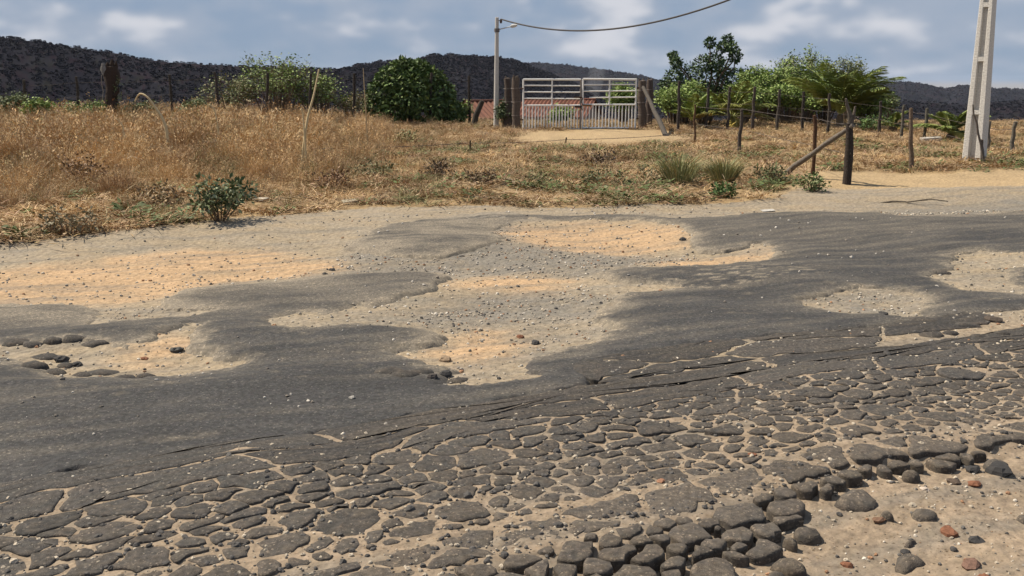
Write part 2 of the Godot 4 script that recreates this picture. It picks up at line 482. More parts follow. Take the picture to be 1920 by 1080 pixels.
func build_ground():
	var rr := rows()
	var cc := cols()
	var nr := rr.size()
	var nc := cc.size()
	var v := PackedVector3Array()
	var va := PackedVector3Array()
	var c := PackedColorArray()
	var ca := PackedColorArray()
	var keep := PackedByteArray()
	v.resize(nr * nc); va.resize(nr * nc); c.resize(nr * nc); ca.resize(nr * nc); keep.resize(nr * nc)
	for r in nr:
		var d: float = rr[r]
		for k in nc:
			var x: float = cc[k] * (0.52 * d + 0.55)
			if absf(cc[k]) > 2.0: x = cc[k] * (0.3 * d + 2.0)
			var at := r * nc + k
			var w := warp(x, d)
			var aw := look("asph5", w.x, w.y) if d < 20.0 else 0.0
			v[at] = Vector3(x, soil_h(x, d, aw), -d)
			c[at] = soil_color(x, d, w)
			if d > 2.4 and d < 19.5 and absf(cc[k]) < 1.6:
				var am := edge_mask(x, d, w)
				if am > 0.005:
					keep[at] = 1
					var a4 := look("asph4", w.x, w.y)
					va[at] = Vector3(x, asph_h(x, d, am, a4), -d)
					# dust lies along the worn margins and in patches
					var m := n_mid.get_noise_2d(x * 0.8, d * 1.8)
					var f := n_fine.get_noise_2d(x * 1.1, d * 2.6)
					var t := n_tiny.get_noise_2d(x, d)
					var q := rs(x, d)
					var lap := 1.0 - smoothstep(0.45, 1.0, look("asph3", w.x, w.y) + 0.30 * f + 0.2 * t) if q.y > 5.4 else 0.0
					var dust := clampf((0.94 - a4) * 0.9 + 0.28 * m + 0.22 * f + 0.12, 0.0, 1.0) * 0.42 + 0.75 * lap
					dust += clampf(look("grey", w.x, w.y), 0.0, 1.0) * 0.5 * clampf(0.6 + m + f, 0.0, 1.0)
					dust += smoothstep(6.6, 8.8, q.y) * (1.0 - smoothstep(0.5, 3.5, q.x)) * clampf(0.52 + 0.5 * m + 0.4 * f, 0.0, 0.75)
					dust += smoothstep(6.5, 9.6, q.y) * 0.17
					# sandy flakes where the skin has worn through, beside the right-hand holes
					var fl := smoothstep(0.18, 0.34, f + 0.5 * t) * maxf(flake_zone(q, FLAKE1, 1.2, 0.5), flake_zone(q, FLAKE2, 1.2, 0.35))
					var st := n_mid.get_noise_2d(q.x * 0.35 + 20.0, q.y * 5.0)
					dust = clampf(dust + 0.7 * fl + 0.30 * clampf(st, -0.2, 1.0), 0.0, 0.88)
					# two pale scrapes
					for sc in [Vector2(SCR1.x, SCR1.z), Vector2(SCR2.x, SCR2.z)]:
						var e := rs(x, d) - rs(sc.x, -sc.y)
						dust += 0.45 * exp(-e.x * e.x / 0.03 - e.y * e.y / 0.0012) * clampf(0.7 + f + t, 0.0, 1.0)
					var k1 := 1.0 + 0.18 * m + 0.10 * f + 0.12 * t
					var tar := Color(0.063 * k1, 0.0625 * k1, 0.0635 * k1)
					ca[at] = tar.lerp(Color(0.29, 0.25, 0.195), dust) * 1.75
			else:
				va[at] = v[at]
	for pass_ in 2:
		var vv := v if pass_ == 0 else va
		if pass_ == 1:
			for at in nr * nc:
				if keep[at] == 0: vv[at] = v[at] - Vector3(0, 0.12, 0)
		var idx := PackedInt32Array()
		for r in nr - 1:
			for k in nc - 1:
				var p := r * nc + k
				if pass_ == 1 and (keep[p] + keep[p + 1] + keep[p + nc] + keep[p + nc + 1] < 1): continue
				if pass_ == 1 and (absf(cc[k]) > 1.55 or rr[r] > 19.0 or rr[r] < 2.4): continue
				for e in [p, p + nc, p + nc + 1, p, p + nc + 1, p + 1]: idx.append(e)
		var a := []
		a.resize(Mesh.ARRAY_MAX)
		a[Mesh.ARRAY_VERTEX] = vv
		a[Mesh.ARRAY_NORMAL] = grid_normals(vv, nr, nc)
		a[Mesh.ARRAY_COLOR] = c if pass_ == 0 else ca
		a[Mesh.ARRAY_INDEX] = idx
		var me := ArrayMesh.new()
		me.add_surface_from_arrays(Mesh.PRIMITIVE_TRIANGLES, a)
		me.surface_set_material(0, mats.soil if pass_ == 0 else mats.asphalt)
		var o := MeshInstance3D.new()
		o.mesh = me
		put(o, "ground" if pass_ == 0 else "road")
		kind(o, "structure", "sandy earth with dry verge and worn shoulder" if pass_ == 0 else "dark worn asphalt road full of pot-holes")
		if pass_ == 1: road_node = o
		else: ground_node = o

var road_node: Node3D
var ground_node: Node3D

# ------------------------------------------------------------------ the cracked margin, piece by piece
func clip_half(p: PackedVector2Array, o: Vector2, nn: Vector2) -> PackedVector2Array:
	var r := PackedVector2Array()
	var n := p.size()
	for k in n:
		var a := p[k]
		var b := p[(k + 1) % n]
		var da := (a - o).dot(nn)
		var db := (b - o).dot(nn)
		if da <= 0.0: r.append(a)
		if (da < 0.0) != (db < 0.0) and absf(da - db) > 1e-9: r.append(a + (b - a) * (da / (da - db)))
	return r

func piece_cells() -> Array:
	# Voronoi cells in road coordinates (s along, t across, before bending)
	var bands := [
		# s0, s1, t0, t1, spacing along, spacing across, stretch
		[-2.2, 8.2, 4.46, 4.64, 1.5, 0.3, 5.0],
		[-2.2, 8.2, 4.24, 4.46, 0.62, 0.25, 2.4],
		[2.5, 8.2, 4.64, 5.06, 0.62, 0.2, 3.2],
		[-2.2, 8.2, 3.80, 4.24, 0.19, 0.158, 1.3],
		[-2.2, 8.2, 3.36, 3.80, 0.19, 0.150, 1.2],
		[-2.2, 8.2, 3.10, 3.325, 0.3, 0.25, 1.1],
		[-2.2, 8.2, 2.35, 3.075, 0.19, 0.158, 1.15]]
	var cells := []
	for bi in bands.size():
		var b: Array = bands[bi]
		var k: float = b[6]
		var seeds := []
		var rad := []
		var tries := 7000 if bi >= 3 else 500
		for q in tries:
			var p := Vector2(rng.randf_range(b[0], b[1]) / k, rng.randf_range(b[2], b[3]))
			var big := rng.randf()
			var r: float = b[5] * ((lerpf(0.7, 1.1, big) if bi == 5 else lerpf(0.34, 1.35, big * big)) if bi >= 3 else 1.0) * (lerpf(1.15, 0.85, smoothstep(4.2, 2.9, p.y)) if bi >= 3 else 1.0)
			if q > tries * 0.5 and bi >= 3 and bi != 5: r = minf(r, b[5] * 0.5)
			var ok := true
			for j in seeds.size():
				if seeds[j].distance_to(p) < (r + rad[j]) * 0.55:
					ok = false
					break
			if ok: seeds.append(p); rad.append(r)
		for j in seeds.size():
			var poly := PackedVector2Array([Vector2(b[0] / k, b[2]), Vector2(b[1] / k, b[2]), Vector2(b[1] / k, b[3]), Vector2(b[0] / k, b[3])])
			for m in seeds.size():
				if m == j: continue
				var dv: Vector2 = seeds[m] - seeds[j]
				if dv.length() > 1.1: continue
				# the larger stone takes more of the gap
				poly = clip_half(poly, seeds[j] + dv * (0.5 + 0.30 * (rad[j] - rad[m]) / (rad[j] + rad[m])), dv.normalized())
				if poly.size() < 3: break
			if poly.size() < 3: continue
			for e in poly.size(): poly[e].x *= k
			cells.append([poly, bi])
	return cells

func piece_mesh(poly: PackedVector2Array, h: float, domed: float, tint: float, dusty: float, lone := false, follow := false) -> Array:
	# poly: world x,d outline. Returns [Mb, centre]
	var c := Vector2.ZERO
	for p in poly: c += p
	c /= poly.size()
	var n := poly.size()
	var y0 := road_top(c.x, c.y) + 0.003
	var origin := Vector3(c.x, y0, -c.y)
	var mb := Mb.new()
	var tilt := Vector2(rng.randf_range(-0.05, 0.05), rng.randf_range(-0.05, 0.05)) * (2.2 if lone else 1.0)
	var r1 := 0.004 + 0.006 * domed + (0.012 if lone else 0.0)
	var rings := []
	# scale, drop, colour dust
	var prof := [[0.45, 0.0], [0.82, 0.004 * domed], [0.95, 0.002 + 0.008 * domed], [1.0, 0.008 + 0.012 * domed], [1.03, h]]
	if lone: prof = [[0.4, 0.004], [0.7, 0.010], [0.88, 0.022], [0.98, 0.04], [1.0, h]]
	var k1 := tint
	var tar := Color(0.066 * k1, 0.064 * k1, 0.0625 * k1)
	var sandc := Color(0.24, 0.19, 0.14)
	mb.col = tar.lerp(sandc, clampf(dusty + n_tiny.get_noise_2d(c.x * 2.0, c.y * 2.0) * 0.25, 0.0, 0.6))
	mb.vert(Vector3(0, 0.002, 0) , Vector3.UP)
	for pr in prof:
		for p in poly:
			var o: Vector2 = (p - c) * pr[0]
			if follow: tilt = Vector2.ZERO
			var y: float = -pr[1] + o.dot(tilt) + (road_top(c.x + o.x, c.y + o.y) + 0.004 - y0 if follow else 0.0) + n_tiny.get_noise_2d((c.x + o.x) * 2.0, (c.y + o.y) * 2.0) * (0.006 if pr[0] < 1.01 else 0.0)
			var du := clampf(dusty + n_tiny.get_noise_2d((c.x + o.x) * 2.0, (c.y + o.y) * 2.0) * 0.3, 0.0, 0.6)
			mb.col = tar.lerp(sandc, du)
			mb.vert(Vector3(o.x, y, -o.y), Vector3.UP)
	for k in n:
		mb.i.append(0); mb.i.append(1 + (k + 1) % n); mb.i.append(1 + k)
		for r in prof.size() - 1:
			var a := 1 + r * n + k
			var b := 1 + r * n + (k + 1) % n
			for e in [a, b, b + n, a, b + n, a + n]: mb.i.append(e)
	for k in mb.c.size(): mb.c[k] = mb.c[k] * 1.75          # the aggregate texture takes this back
	# smooth normals
	var nn := PackedVector3Array()
	nn.resize(mb.v.size())
	for t in range(0, mb.i.size(), 3):
		var f := (mb.v[mb.i[t + 2]] - mb.v[mb.i[t]]).cross(mb.v[mb.i[t + 1]] - mb.v[mb.i[t]])
		if f.y < -0.7 * f.length(): f = -f
		for e in 3: nn[mb.i[t + e]] += f
	for k in nn.size(): nn[k] = nn[k].normalized()
	# keep outward on the sides
	for k in range(1, nn.size()):
		var rad := Vector3(mb.v[k].x, 0, mb.v[k].z)
		if nn[k].y < 0.0 or nn[k].dot(rad) < -0.02 * rad.length() and nn[k].y < 0.6: nn[k] = -nn[k]
	mb.n = nn
	return [mb, origin]

func build_pieces():
	var cells := piece_cells()
	var done := []
	for cell in cells:
		var poly: PackedVector2Array = cell[0]
		var bi: int = cell[1]
		var cen := Vector2.ZERO
		for p in poly: cen += p
		cen /= poly.size()
		var edge_t := 2.40 + 0.56 * smoothstep(1.3, 2.85, cen.x) + 0.1 * smoothstep(3.0, 4.0, cen.x) + 0.12 * n_mid.get_noise_2d(cen.x * 1.5, 3.0)
		var tt := cen.y
		var away := edge_t - tt                    # past the edge
		var lone := false
		if bi >= 3:
			if away > 0.0:
				if rng.randf() < 0.15 + 0.9 * away or away > 0.55: continue
				lone = true
			elif away > -0.25 and rng.randf() < 0.12: lone = true
		var here := from_rs(cen.x, cen.y + bend(cen.x))
		if bi < 3 and look("full1", here.x, here.y) < 0.5: continue
		var wear := clampf((4.25 - tt) / 1.1, 0.0, 1.0)
		var gap := lerpf(0.0028, 0.0092, wear)
		if bi == 0: gap = 0.0032
		elif bi == 2: gap = 0.0042
		elif bi == 1: gap = 0.0055
		if lone: gap = 0.02
		gap *= rng.randf_range(0.7, 1.5)
		# to world, edges subdivided and shaken by one shared noise so that neighbours fit
		var w := PackedVector2Array()
		for k in poly.size():
			var a := poly[k]
			var b := poly[(k + 1) % poly.size()]
			var steps := maxi(1, int(a.distance_to(b) / (0.03 if bi >= 3 else 0.06)))
			for e in steps:
				var q := a.lerp(b, float(e) / steps)
				var x := from_rs(q.x, q.y + bend(q.x))
				x += Vector2(n_fine.get_noise_2d(x.x * 3.0, x.y * 3.0), n_fine.get_noise_2d(x.x * 3.0 + 50.0, x.y * 3.0)) * 0.045
				x += Vector2(n_tiny.get_noise_2d(x.x * 1.5, x.y * 1.5), n_tiny.get_noise_2d(x.x * 1.5 + 50.0, x.y * 1.5)) * 0.016
				w.append(x)
		var rnd := lerpf(0.003, 0.010, wear) if bi >= 3 else 0.005
		if lone: rnd = 0.03
		var ins := Geometry2D.offset_polygon(w, -(gap + rnd), Geometry2D.JOIN_ROUND)
		if ins.is_empty(): continue
		var big: PackedVector2Array = ins[0]
		for q in ins:
			if q.size() > big.size(): big = q
		ins = Geometry2D.offset_polygon(big, rnd, Geometry2D.JOIN_ROUND)
		if ins.is_empty(): continue
		big = ins[0]
		# resample to an even, modest outline
		var per := 0.0
		for k in big.size(): per += big[k].distance_to(big[(k + 1) % big.size()])
		if per < 0.08: continue
		var want := clampi(int(per / 0.035), 9, 40) if bi >= 3 else clampi(int(per / 0.05), 12, 90)
		var out := PackedVector2Array()
		var step := per / want
		var acc := 0.0
		for k in big.size():
			var a := big[k]
			var b := big[(k + 1) % big.size()]
			var l := a.distance_to(b)
			while acc <= l and out.size() < want:
				out.append(a.lerp(b, acc / maxf(l, 1e-6)))
				acc += step
			acc -= l
		if out.size() < 5: continue
		for k in out.size(): out[k] += Vector2(rng.randf_range(-1, 1), rng.randf_range(-1, 1)) * 0.006
		var area := 0.0
		for k in out.size(): area += out[k].cross(out[(k + 1) % out.size()])
		area = absf(area) * 0.5
		if Geometry2D.is_polygon_clockwise(out): out.reverse()
		var q0 := from_rs(cen.x, cen.y + bend(cen.x))
		var soil := soil_h(q0.x, q0.y, 1.0)
		var drop := 0.0
		if bi >= 3: drop = rng.randf_range(0.0, 0.006) * wear + (0.05 * clampf(away + 0.25, 0.0, 0.6) if away > -0.25 else 0.0)
		var res := piece_mesh(out, 0.10, lerpf(0.05, 0.5, wear) if bi >= 3 else 0.06, rng.randf_range(0.85, 1.2), lerpf(0.05, 0.25, wear) + 0.1 * rng.randf(), lone, bi < 3)
		res[1].y -= drop
		if lone: res[1].y = clampf(res[1].y, soil + 0.02, soil + 0.05)
		elif bi >= 3 and away > -0.6: res[1].y = minf(res[1].y, soil + 0.06)
		done.append([area / maxf(0.5, q0.length_squared()), res[0], res[1], area, q0])
	# nearest-looking first: a piece out of the frame shows nothing
	done.sort_custom(func(a, b): return a[0] > b[0])
	var rest := Mb.new()
	var n := 0
	for e in done:
		var seen: bool = absf(e[4].x) < 0.53 * e[4].y + 0.1 and e[4].y > 2.95
		if seen and n < 276:
			var o := obj("asphalt_piece", e[1], mats.piece, road_node)
			o.position = e[2]
			n += 1
		else:
			var k0 := rest.v.size()
			for k in e[1].v.size():
				rest.v.append(e[1].v[k] + e[2]); rest.n.append(e[1].n[k]); rest.c.append(e[1].c[k])
			for k in e[1].i: rest.i.append(k0 + k)
	if rest.v.size() > 0:
		obj("small_asphalt_pieces", rest, mats.piece, road_node).set_meta("kind", "stuff")
	# loose flakes of the skin along the rims of the holes
	for p in [Vector3(-2.788, 0, -5.681), Vector3(-2.622, 0, -5.614), Vector3(-2.452, 0, -5.558), Vector3(-2.361, 0, -5.636), Vector3(-2.636, 0, -5.774), Vector3(-2.833, 0, -5.93), Vector3(-3.124, 0, -6.201), Vector3(-3.01, 0, -6.174), Vector3(-2.907, 0, -6.228), Vector3(-2.774, 0, -6.242), Vector3(-2.625, 0, -6.174), Vector3(-2.193, 0, -5.515), Vector3(-2.047, 0, -5.462), Vector3(-0.513, 0, -5.591), Vector3(-0.596, 0, -5.515), Vector3(-0.717, 0, -5.569), Vector3(-0.304, 0, -5.462), Vector3(3.036, 0, -6.601), Vector3(2.842, 0, -6.395), Vector3(2.709, 0, -6.367), Vector3(2.995, 0, -6.311), Vector3(3.175, 0, -6.367), Vector3(3.833, 0, -8.849), Vector3(2.818, 0, -6.724)]:
		var poly := PackedVector2Array()
		var m := rng.randi_range(7, 10)
		var rad := rng.randf_range(0.045, 0.095)
		var off := rng.randf() * TAU
		for k in m:
			var an := off + TAU * k / m
			poly.append(Vector2(p.x + cos(an) * rad * rng.randf_range(0.9, 1.6), -p.z + sin(an) * rad * rng.randf_range(0.7, 1.1)))
		var res := piece_mesh(poly, 0.06, 0.6, rng.randf_range(0.85, 1.1), 0.12, true)
		res[1].y = ground_at(p.x, -p.z) + 0.022
		obj("asphalt_piece", res[0], mats.piece, road_node).position = res[1]
	print("pieces ", done.size(), " own ", n)

# ------------------------------------------------------------------ stones
func stone_mesh(sd: int, flat: float, m: Material) -> ArrayMesh:
	var r := RandomNumberGenerator.new()
	r.seed = sd
	var mb := Mb.new()
	var f := noise(0.9, sd, 2)
	var rings := 5
	var seg := 8
	var pts := []
	for a in rings + 1:
		var ph := PI * a / rings
		for b in seg:
			var th := TAU * b / seg
			var p := Vector3(sin(ph) * cos(th), cos(ph), sin(ph) * sin(th))
			var k := 1.0 + 0.45 * f.get_noise_3dv(p * 1.3)
			pts.append(Vector3(p.x * k, p.y * k * flat, p.z * k * 0.8))
	for a in rings:
		for b in seg:
			var p0: Vector3 = pts[a * seg + b]
			var p1: Vector3 = pts[a * seg + (b + 1) % seg]
			var p2: Vector3 = pts[(a + 1) * seg + (b + 1) % seg]
			var p3: Vector3 = pts[(a + 1) * seg + b]
			if a > 0: mb.tri(p0, p1, p2)
			if a < rings - 1 or true: mb.tri(p0, p2, p3)
	return mb.mesh(m)

func build_gravel():
	var kinds := [stone_mesh(11, 0.6, mats.stone), stone_mesh(12, 0.75, mats.stone), stone_mesh(13, 0.5, mats.stone)]
	var lists := [[], [], []]
	var tries := 0
	var count := 0
	while count < 13000 and tries < 120000:
		tries += 1
		var d := 2.9 + 10.5 * pow(rng.randf(), 1.2)
		var x := rng.randf_range(-1.0, 1.0) * (0.53 * d + 0.4)
		var w := warp(x, d)
		var am := look("asph1", w.x, w.y)
		var q := rs(x, d)
		if q.y > 12.2: continue
		var g := look("grey", w.x, w.y)
		var o := look("orange", w.x, w.y)
		var p := 0.13 + 0.7 * g * clampf(0.5 + 1.6 * n_mid.get_noise_2d(x * 1.5, d * 2.0), 0.0, 1.0)
		if am > 0.5: p = 0.03 * smoothstep(0.1, 0.45, n_mid.get_noise_2d(x * 1.1 + 30.0, d * 1.6)) + 0.003
		elif q.y < 4.5 + bend(q.x): p = 0.32 if broken(x, d) < 0.95 else 0.16
		elif q.y > 10.2 and q.x < 3.0: p = 0.05
		p = maxf(p, 0.6 * (1.0 - absf(am - 0.4) / 0.25)) if am > 0.15 and am < 0.65 and q.y > 5.0 else p
		if rng.randf() > p: continue
		var size := 0.004 + 0.010 * pow(rng.randf(), 2.5) * (1.0 + 0.05 * d) + (0.010 * rng.randf() if rng.randf() < 0.06 else 0.0)
		size *= 0.65 + d * 0.028
		var y := ground_at(x, d)
		var c := Color(0.22, 0.20, 0.175)
		var u := rng.randf()
		if u < 0.45: c = Color(0.33, 0.285, 0.225)
		elif u < 0.56: c = Color(0.09, 0.085, 0.08)
		elif u < 0.66: c = Color(0.26, 0.15, 0.09)
		elif u < 0.8: c = Color(0.45, 0.41, 0.35)
		if am > 0.6: c = Color(0.40, 0.37, 0.33) if u < 0.5 else Color(0.16, 0.14, 0.12)
		if q.y < 4.5 + bend(q.x) and u > (0.55 if broken(x, d) < 0.95 else 0.86):
			c = Color(0.07, 0.066, 0.063)
			size *= 1.35
		var k := rng.randf_range(0.8, 1.2)
		c = Color(c.r * k, c.g * k, c.b * k)
		var b := Basis.from_euler(Vector3(rng.randf_range(-0.4, 0.4), rng.randf() * TAU, rng.randf_range(-0.4, 0.4))).scaled_local(Vector3.ONE * size)
		lists[rng.randi() % 3].append([Transform3D(b, Vector3(x, y + size * 0.25, -d)), c])
		count += 1
	for k in 3:
		var o := scatter("gravel", kinds[k], lists[k])
		o.set_meta("label", ["loose grey and tan gravel strewn over the road holes", "small rounded road gravel and crumbs on the sand", "flat chips of stone scattered on sand and asphalt"][k])
		o.set_meta("category", "gravel")
	# larger loose stones one can pick out: place, size, colour, label
	var dark := Color(0.06, 0.058, 0.058)
	var red := Color(0.23, 0.105, 0.062)
	var tan_ := Color(0.34, 0.25, 0.17)
	var list := [
		[Vector3(0.702, 0, -3.212), 0.05, red, "reddish stone half sunk in sand among asphalt lumps"],
		[Vector3(0.992, 0, -3.173), 0.035, red, "small reddish stone on sand right of the loose asphalt lumps"],
		[Vector3(1.637, 0, -3.545), 0.05, red, "flat red stone lying in the middle of the near sand"],
		[Vector3(1.705, 0, -3.466), 0.045, dark, "dark flat stone lying on sand near the right frame edge"],
		[Vector3(1.599, 0, -3.272), 0.055, Color(0.2, 0.12, 0.09), "rounded brown stone on the sand at lower right"],
		[Vector3(1.609, 0, -3.181), 0.035, red, "reddish chip in the lower right corner on sand"],
		[Vector3(1.425, 0, -3.408), 0.03, dark, "small dark pebble on sand beside the broken edge"],
		[Vector3(1.705, 0, -3.941), 0.03, Color(0.55, 0.47, 0.4), "pale pinkish pebble on sand below the dark road edge"],
		[Vector3(1.946, 0, -4.011), 0.045, red, "brown-red stone under the far end of the road edge"],
		[Vector3(2.113, 0, -4.152), 0.085, dark, "big rounded black lump on sand at the right frame edge"],
		[Vector3(2.009, 0, -4.178), 0.055, dark, "dark lump standing left of the big black lump"],
		[Vector3(1.869, 0, -4.041), 0.045, Color(0.12, 0.09, 0.07), "brown-black lump under the undercut road edge"],
		[Vector3(1.417, 0, -3.657), 0.04, Color(0.2, 0.12, 0.08), "brown stone against the end of the cracked pieces"],
		[Vector3(1.186, 0, -3.326), 0.035, red, "red chip beside the last asphalt piece"],
		[Vector3(0.473, 0, -3.272), 0.06, red, "broken red stone between two round asphalt lumps"],
		[Vector3(1.071, 0, -4.289), 0.03, red, "small red stone in a gap of the cracked asphalt"],
		[Vector3(0.624, 0, -3.993), 0.035, Color(0.3, 0.16, 0.1), "rusty stone chip in a sandy gap of cracked asphalt"],
		[Vector3(-0.377, 0, -5.569), 0.065, dark, "large dark asphalt lump at the tip of the central hole"],
		[Vector3(-0.442, 0, -5.462), 0.045, Color(0.09, 0.08, 0.075), "grey lump left of the large dark lump"],
		[Vector3(-0.407, 0, -5.98), 0.06, tan_, "tan clod on orange sand in the central hole"],
		[Vector3(0.156, 0, -6.409), 0.05, dark, "dark stone in the middle of the central hole"],
		[Vector3(0.054, 0, -6.616), 0.04, red, "reddish stone on sand of the central hole"],
		[Vector3(-2.569, 0, -5.785), 0.05, dark, "dark flat lump in the left hole"],
		[Vector3(-2.694, 0, -5.857), 0.06, Color(0.09, 0.085, 0.08), "dark grey flat lump at the left end of the left hole"],
		[Vector3(-2.086, 0, -6.095), 0.07, Color(0.09, 0.09, 0.085), "grey clod in the middle of the left hole"],
		[Vector3(-2.231, 0, -5.943), 0.04, red, "small reddish clod on the left hole's sand"],
		[Vector3(-1.685, 0, -8.957), 0.05, dark, "dark stone on the sandy far shoulder"],
		[Vector3(-1.652, 0, -9.151), 0.05, dark, "dark stone at the edge of the far gravel"],
		[Vector3(2.652, 0, -7.053), 0.06, dark, "dark stone at the foot of the triangular right hole"],
		[Vector3(1.833, 0, -10.78), 0.07, dark, "dark stone at the right end of the far orange patch"],
		[Vector3(3.265, 0, -6.709), 0.09, Color(0.1, 0.08, 0.065), "brown lump at the lip of the right-hand edge hole"],
		[Vector3(3.183, 0, -12.863), 0.07, dark, "dark stone on the far road shoulder"],
		[Vector3(-0.833, 0, -5.058), 0.025, Color(0.4, 0.38, 0.35), "pale pebble lying on smooth asphalt"]]
	for e in list.size():
		var it: Array = list[e]
		var o := MeshInstance3D.new()
		o.mesh = stone_mesh(100 + e, rng.randf_range(0.32, 0.6), mats.stone_plain)
		var mb_mat: StandardMaterial3D = mats.stone_plain.duplicate()
		mb_mat.albedo_color = it[2].linear_to_srgb()
		(o.mesh as ArrayMesh).surface_set_material(0, mb_mat)
		put(o, "loose_stone")
		var p: Vector3 = it[0]
		var gx := ground_at(p.x, -p.z)
		var s: float = it[1] * 0.72
		o.transform = Transform3D(Basis.from_euler(Vector3(rng.randf_range(-0.15, 0.15), rng.randf() * TAU, rng.randf_range(-0.15, 0.15))).scaled_local(Vector3(s, s, s)), Vector3(p.x, gx + s * 0.12, p.z))
		tag(o, it[3], "stone", "loose stones on and beside the road")

# ------------------------------------------------------------------ hills
func build_hill(called: String, label: String, flat: Array, dist: float, foot: float, c1: Color, c2: Color, sd: int, rough: float):
	var f := noise(0.010, sd, 5)
	var g := noise(0.05, sd + 7, 3)
	var rn := noise(0.11, sd + 9, 3)
	var n := flat.size() / 2
	var x0: float = flat[0]
	var x1: float = flat[n * 2 - 2]
	var nx := 330
	var ny := 44
	var v := PackedVector3Array()
	var c := PackedColorArray()
	for a in ny + 1:
		for b in nx + 1:
			var x := lerpf(x0, x1, float(b) / nx)
			var h := 0.0
			for k in n - 1:
				if x <= flat[k * 2 + 2] or k == n - 2:
					var t := clampf((x - flat[k * 2]) / (flat[k * 2 + 2] - flat[k * 2]), 0.0, 1.0)
					h = lerpf(flat[k * 2 + 1], flat[k * 2 + 3], t)
					break
			var u := float(a) / (ny - 8)
			var y: float
			var d: float
			if u <= 1.0:
				d = lerpf(foot, dist, u)
				var e := pow(u, 0.85) * 0.7 + 0.3 * smoothstep(0.0, 1.0, u)
				y = lerpf(-26.0 - 0.07 * foot, h, e) + (f.get_noise_2d(x, d * 0.5) * 7.0 + g.get_noise_2d(x, d) * 0.5) * sin(u * PI) * rough
				y += rn.get_noise_2d(x * 1.3, d) * 1.6 * rough * dist / 900.0 * pow(u, 6.0)
			else:
				d = dist + (u - 1.0) * 900.0
				y = h - (u - 1.0) * 160.0 + rn.get_noise_2d(x * 1.3, d) * 1.2
			v.append(Vector3(x * (d / dist if u < 1.0 else 1.0), y, -d))
			var m := clampf(0.5 + 0.9 * f.get_noise_2d(x * 2.0 + 300.0, d * 1.2) + 0.7 * g.get_noise_2d(x, d + 99.0), 0.0, 1.0)
			c.append(c1.lerp(c2, m))
	var idx := PackedInt32Array()
	for a in ny:
		for b in nx:
			var p := a * (nx + 1) + b
			for e in [p, p + nx + 1, p + nx + 2, p, p + nx + 2, p + 1]: idx.append(e)
	var ar := []
	ar.resize(Mesh.ARRAY_MAX)
	ar[Mesh.ARRAY_VERTEX] = v
	ar[Mesh.ARRAY_NORMAL] = grid_normals(v, ny + 1, nx + 1)
	ar[Mesh.ARRAY_COLOR] = c
	ar[Mesh.ARRAY_INDEX] = idx
	var me := ArrayMesh.new()
	me.add_surface_from_arrays(Mesh.PRIMITIVE_TRIANGLES, ar)
	me.surface_set_material(0, mats.hill)
	var o := MeshInstance3D.new()
	o.mesh = me
	put(o, called)
	kind(o, "structure", label)
	# scrub trees bristling on the slope
	var list := []
	for k in 9000:
		var a := int(clampf(pow(rng.randf(), 0.6), 0.0, 0.999) * (ny - 9))
		if k < 500: a = ny - 8
		var b := rng.randi() % nx
		var p := v[a * (nx + 1) + b].lerp(v[a * (nx + 1) + b + 1], rng.randf())
		if k >= 500: p = p.lerp(v[(a + 1) * (nx + 1) + b].lerp(v[(a + 1) * (nx + 1) + b + 1], rng.randf()), rng.randf())
		var s := rng.randf_range(0.35, 0.85) * sqrt(dist / 450.0)
		if k < 500: s *= 0.8
		var t := rng.randf()
		list.append([Transform3D(Basis.from_euler(Vector3(0, rng.randf() * TAU, 0)).scaled_local(Vector3(s * 1.3, s, s * 1.3)), p + Vector3(0, s * 0.3, 0)), c1.lerp(c2, t) * rng.randf_range(1.5, 2.4)])
	scatter("hillside_scrub", scrub_mesh, list, o)

var scrub_mesh: ArrayMesh

# ------------------------------------------------------------------ plants
func blob_leaves(mb: Mb, cen: Vector3, rad: Vector3, count: int, size: float, cols_: Array, droop := 0.2, shell := 0.55):
	for k in count:
		var u := Vector3(rng.randfn(), rng.randfn(), rng.randfn()).normalized()
		var r := pow(rng.randf_range(shell, 1.0), 0.8)
		var p := cen + u * rad * r
		var along := (u * 0.7 + Vector3(rng.randfn(), rng.randfn() * 0.6, rng.randfn()) * 0.6 - Vector3(0, droop, 0)).normalized()
		var side := along.cross(Vector3(rng.randfn(), rng.randfn() + 1.0, rng.randfn())).normalized()
		var s := size * rng.randf_range(0.65, 1.35)
		mb.col = cols_[rng.randi() % cols_.size()] * rng.randf_range(0.75, 1.25)
		mb.leaf(p, along * s, side * s * 0.24, side.cross(along) * s * 0.06)

func twig(mb: Mb, a: Vector3, b: Vector3, r0: float, r1: float, wob := 0.06, seg := 5, sides := 5):
	var pts := []
	var rad := []
	var l := a.distance_to(b)
	for k in seg + 1:
		var t := float(k) / seg
		var p := a.lerp(b, t)
		if k > 0 and k < seg: p += Vector3(rng.randfn(), rng.randfn() * 0.4, rng.randfn()) * wob * l * 0.5
		pts.append(p)
		rad.append(lerpf(r0, r1, t) * rng.randf_range(0.9, 1.1))
	mb.tube(pts, rad, sides)

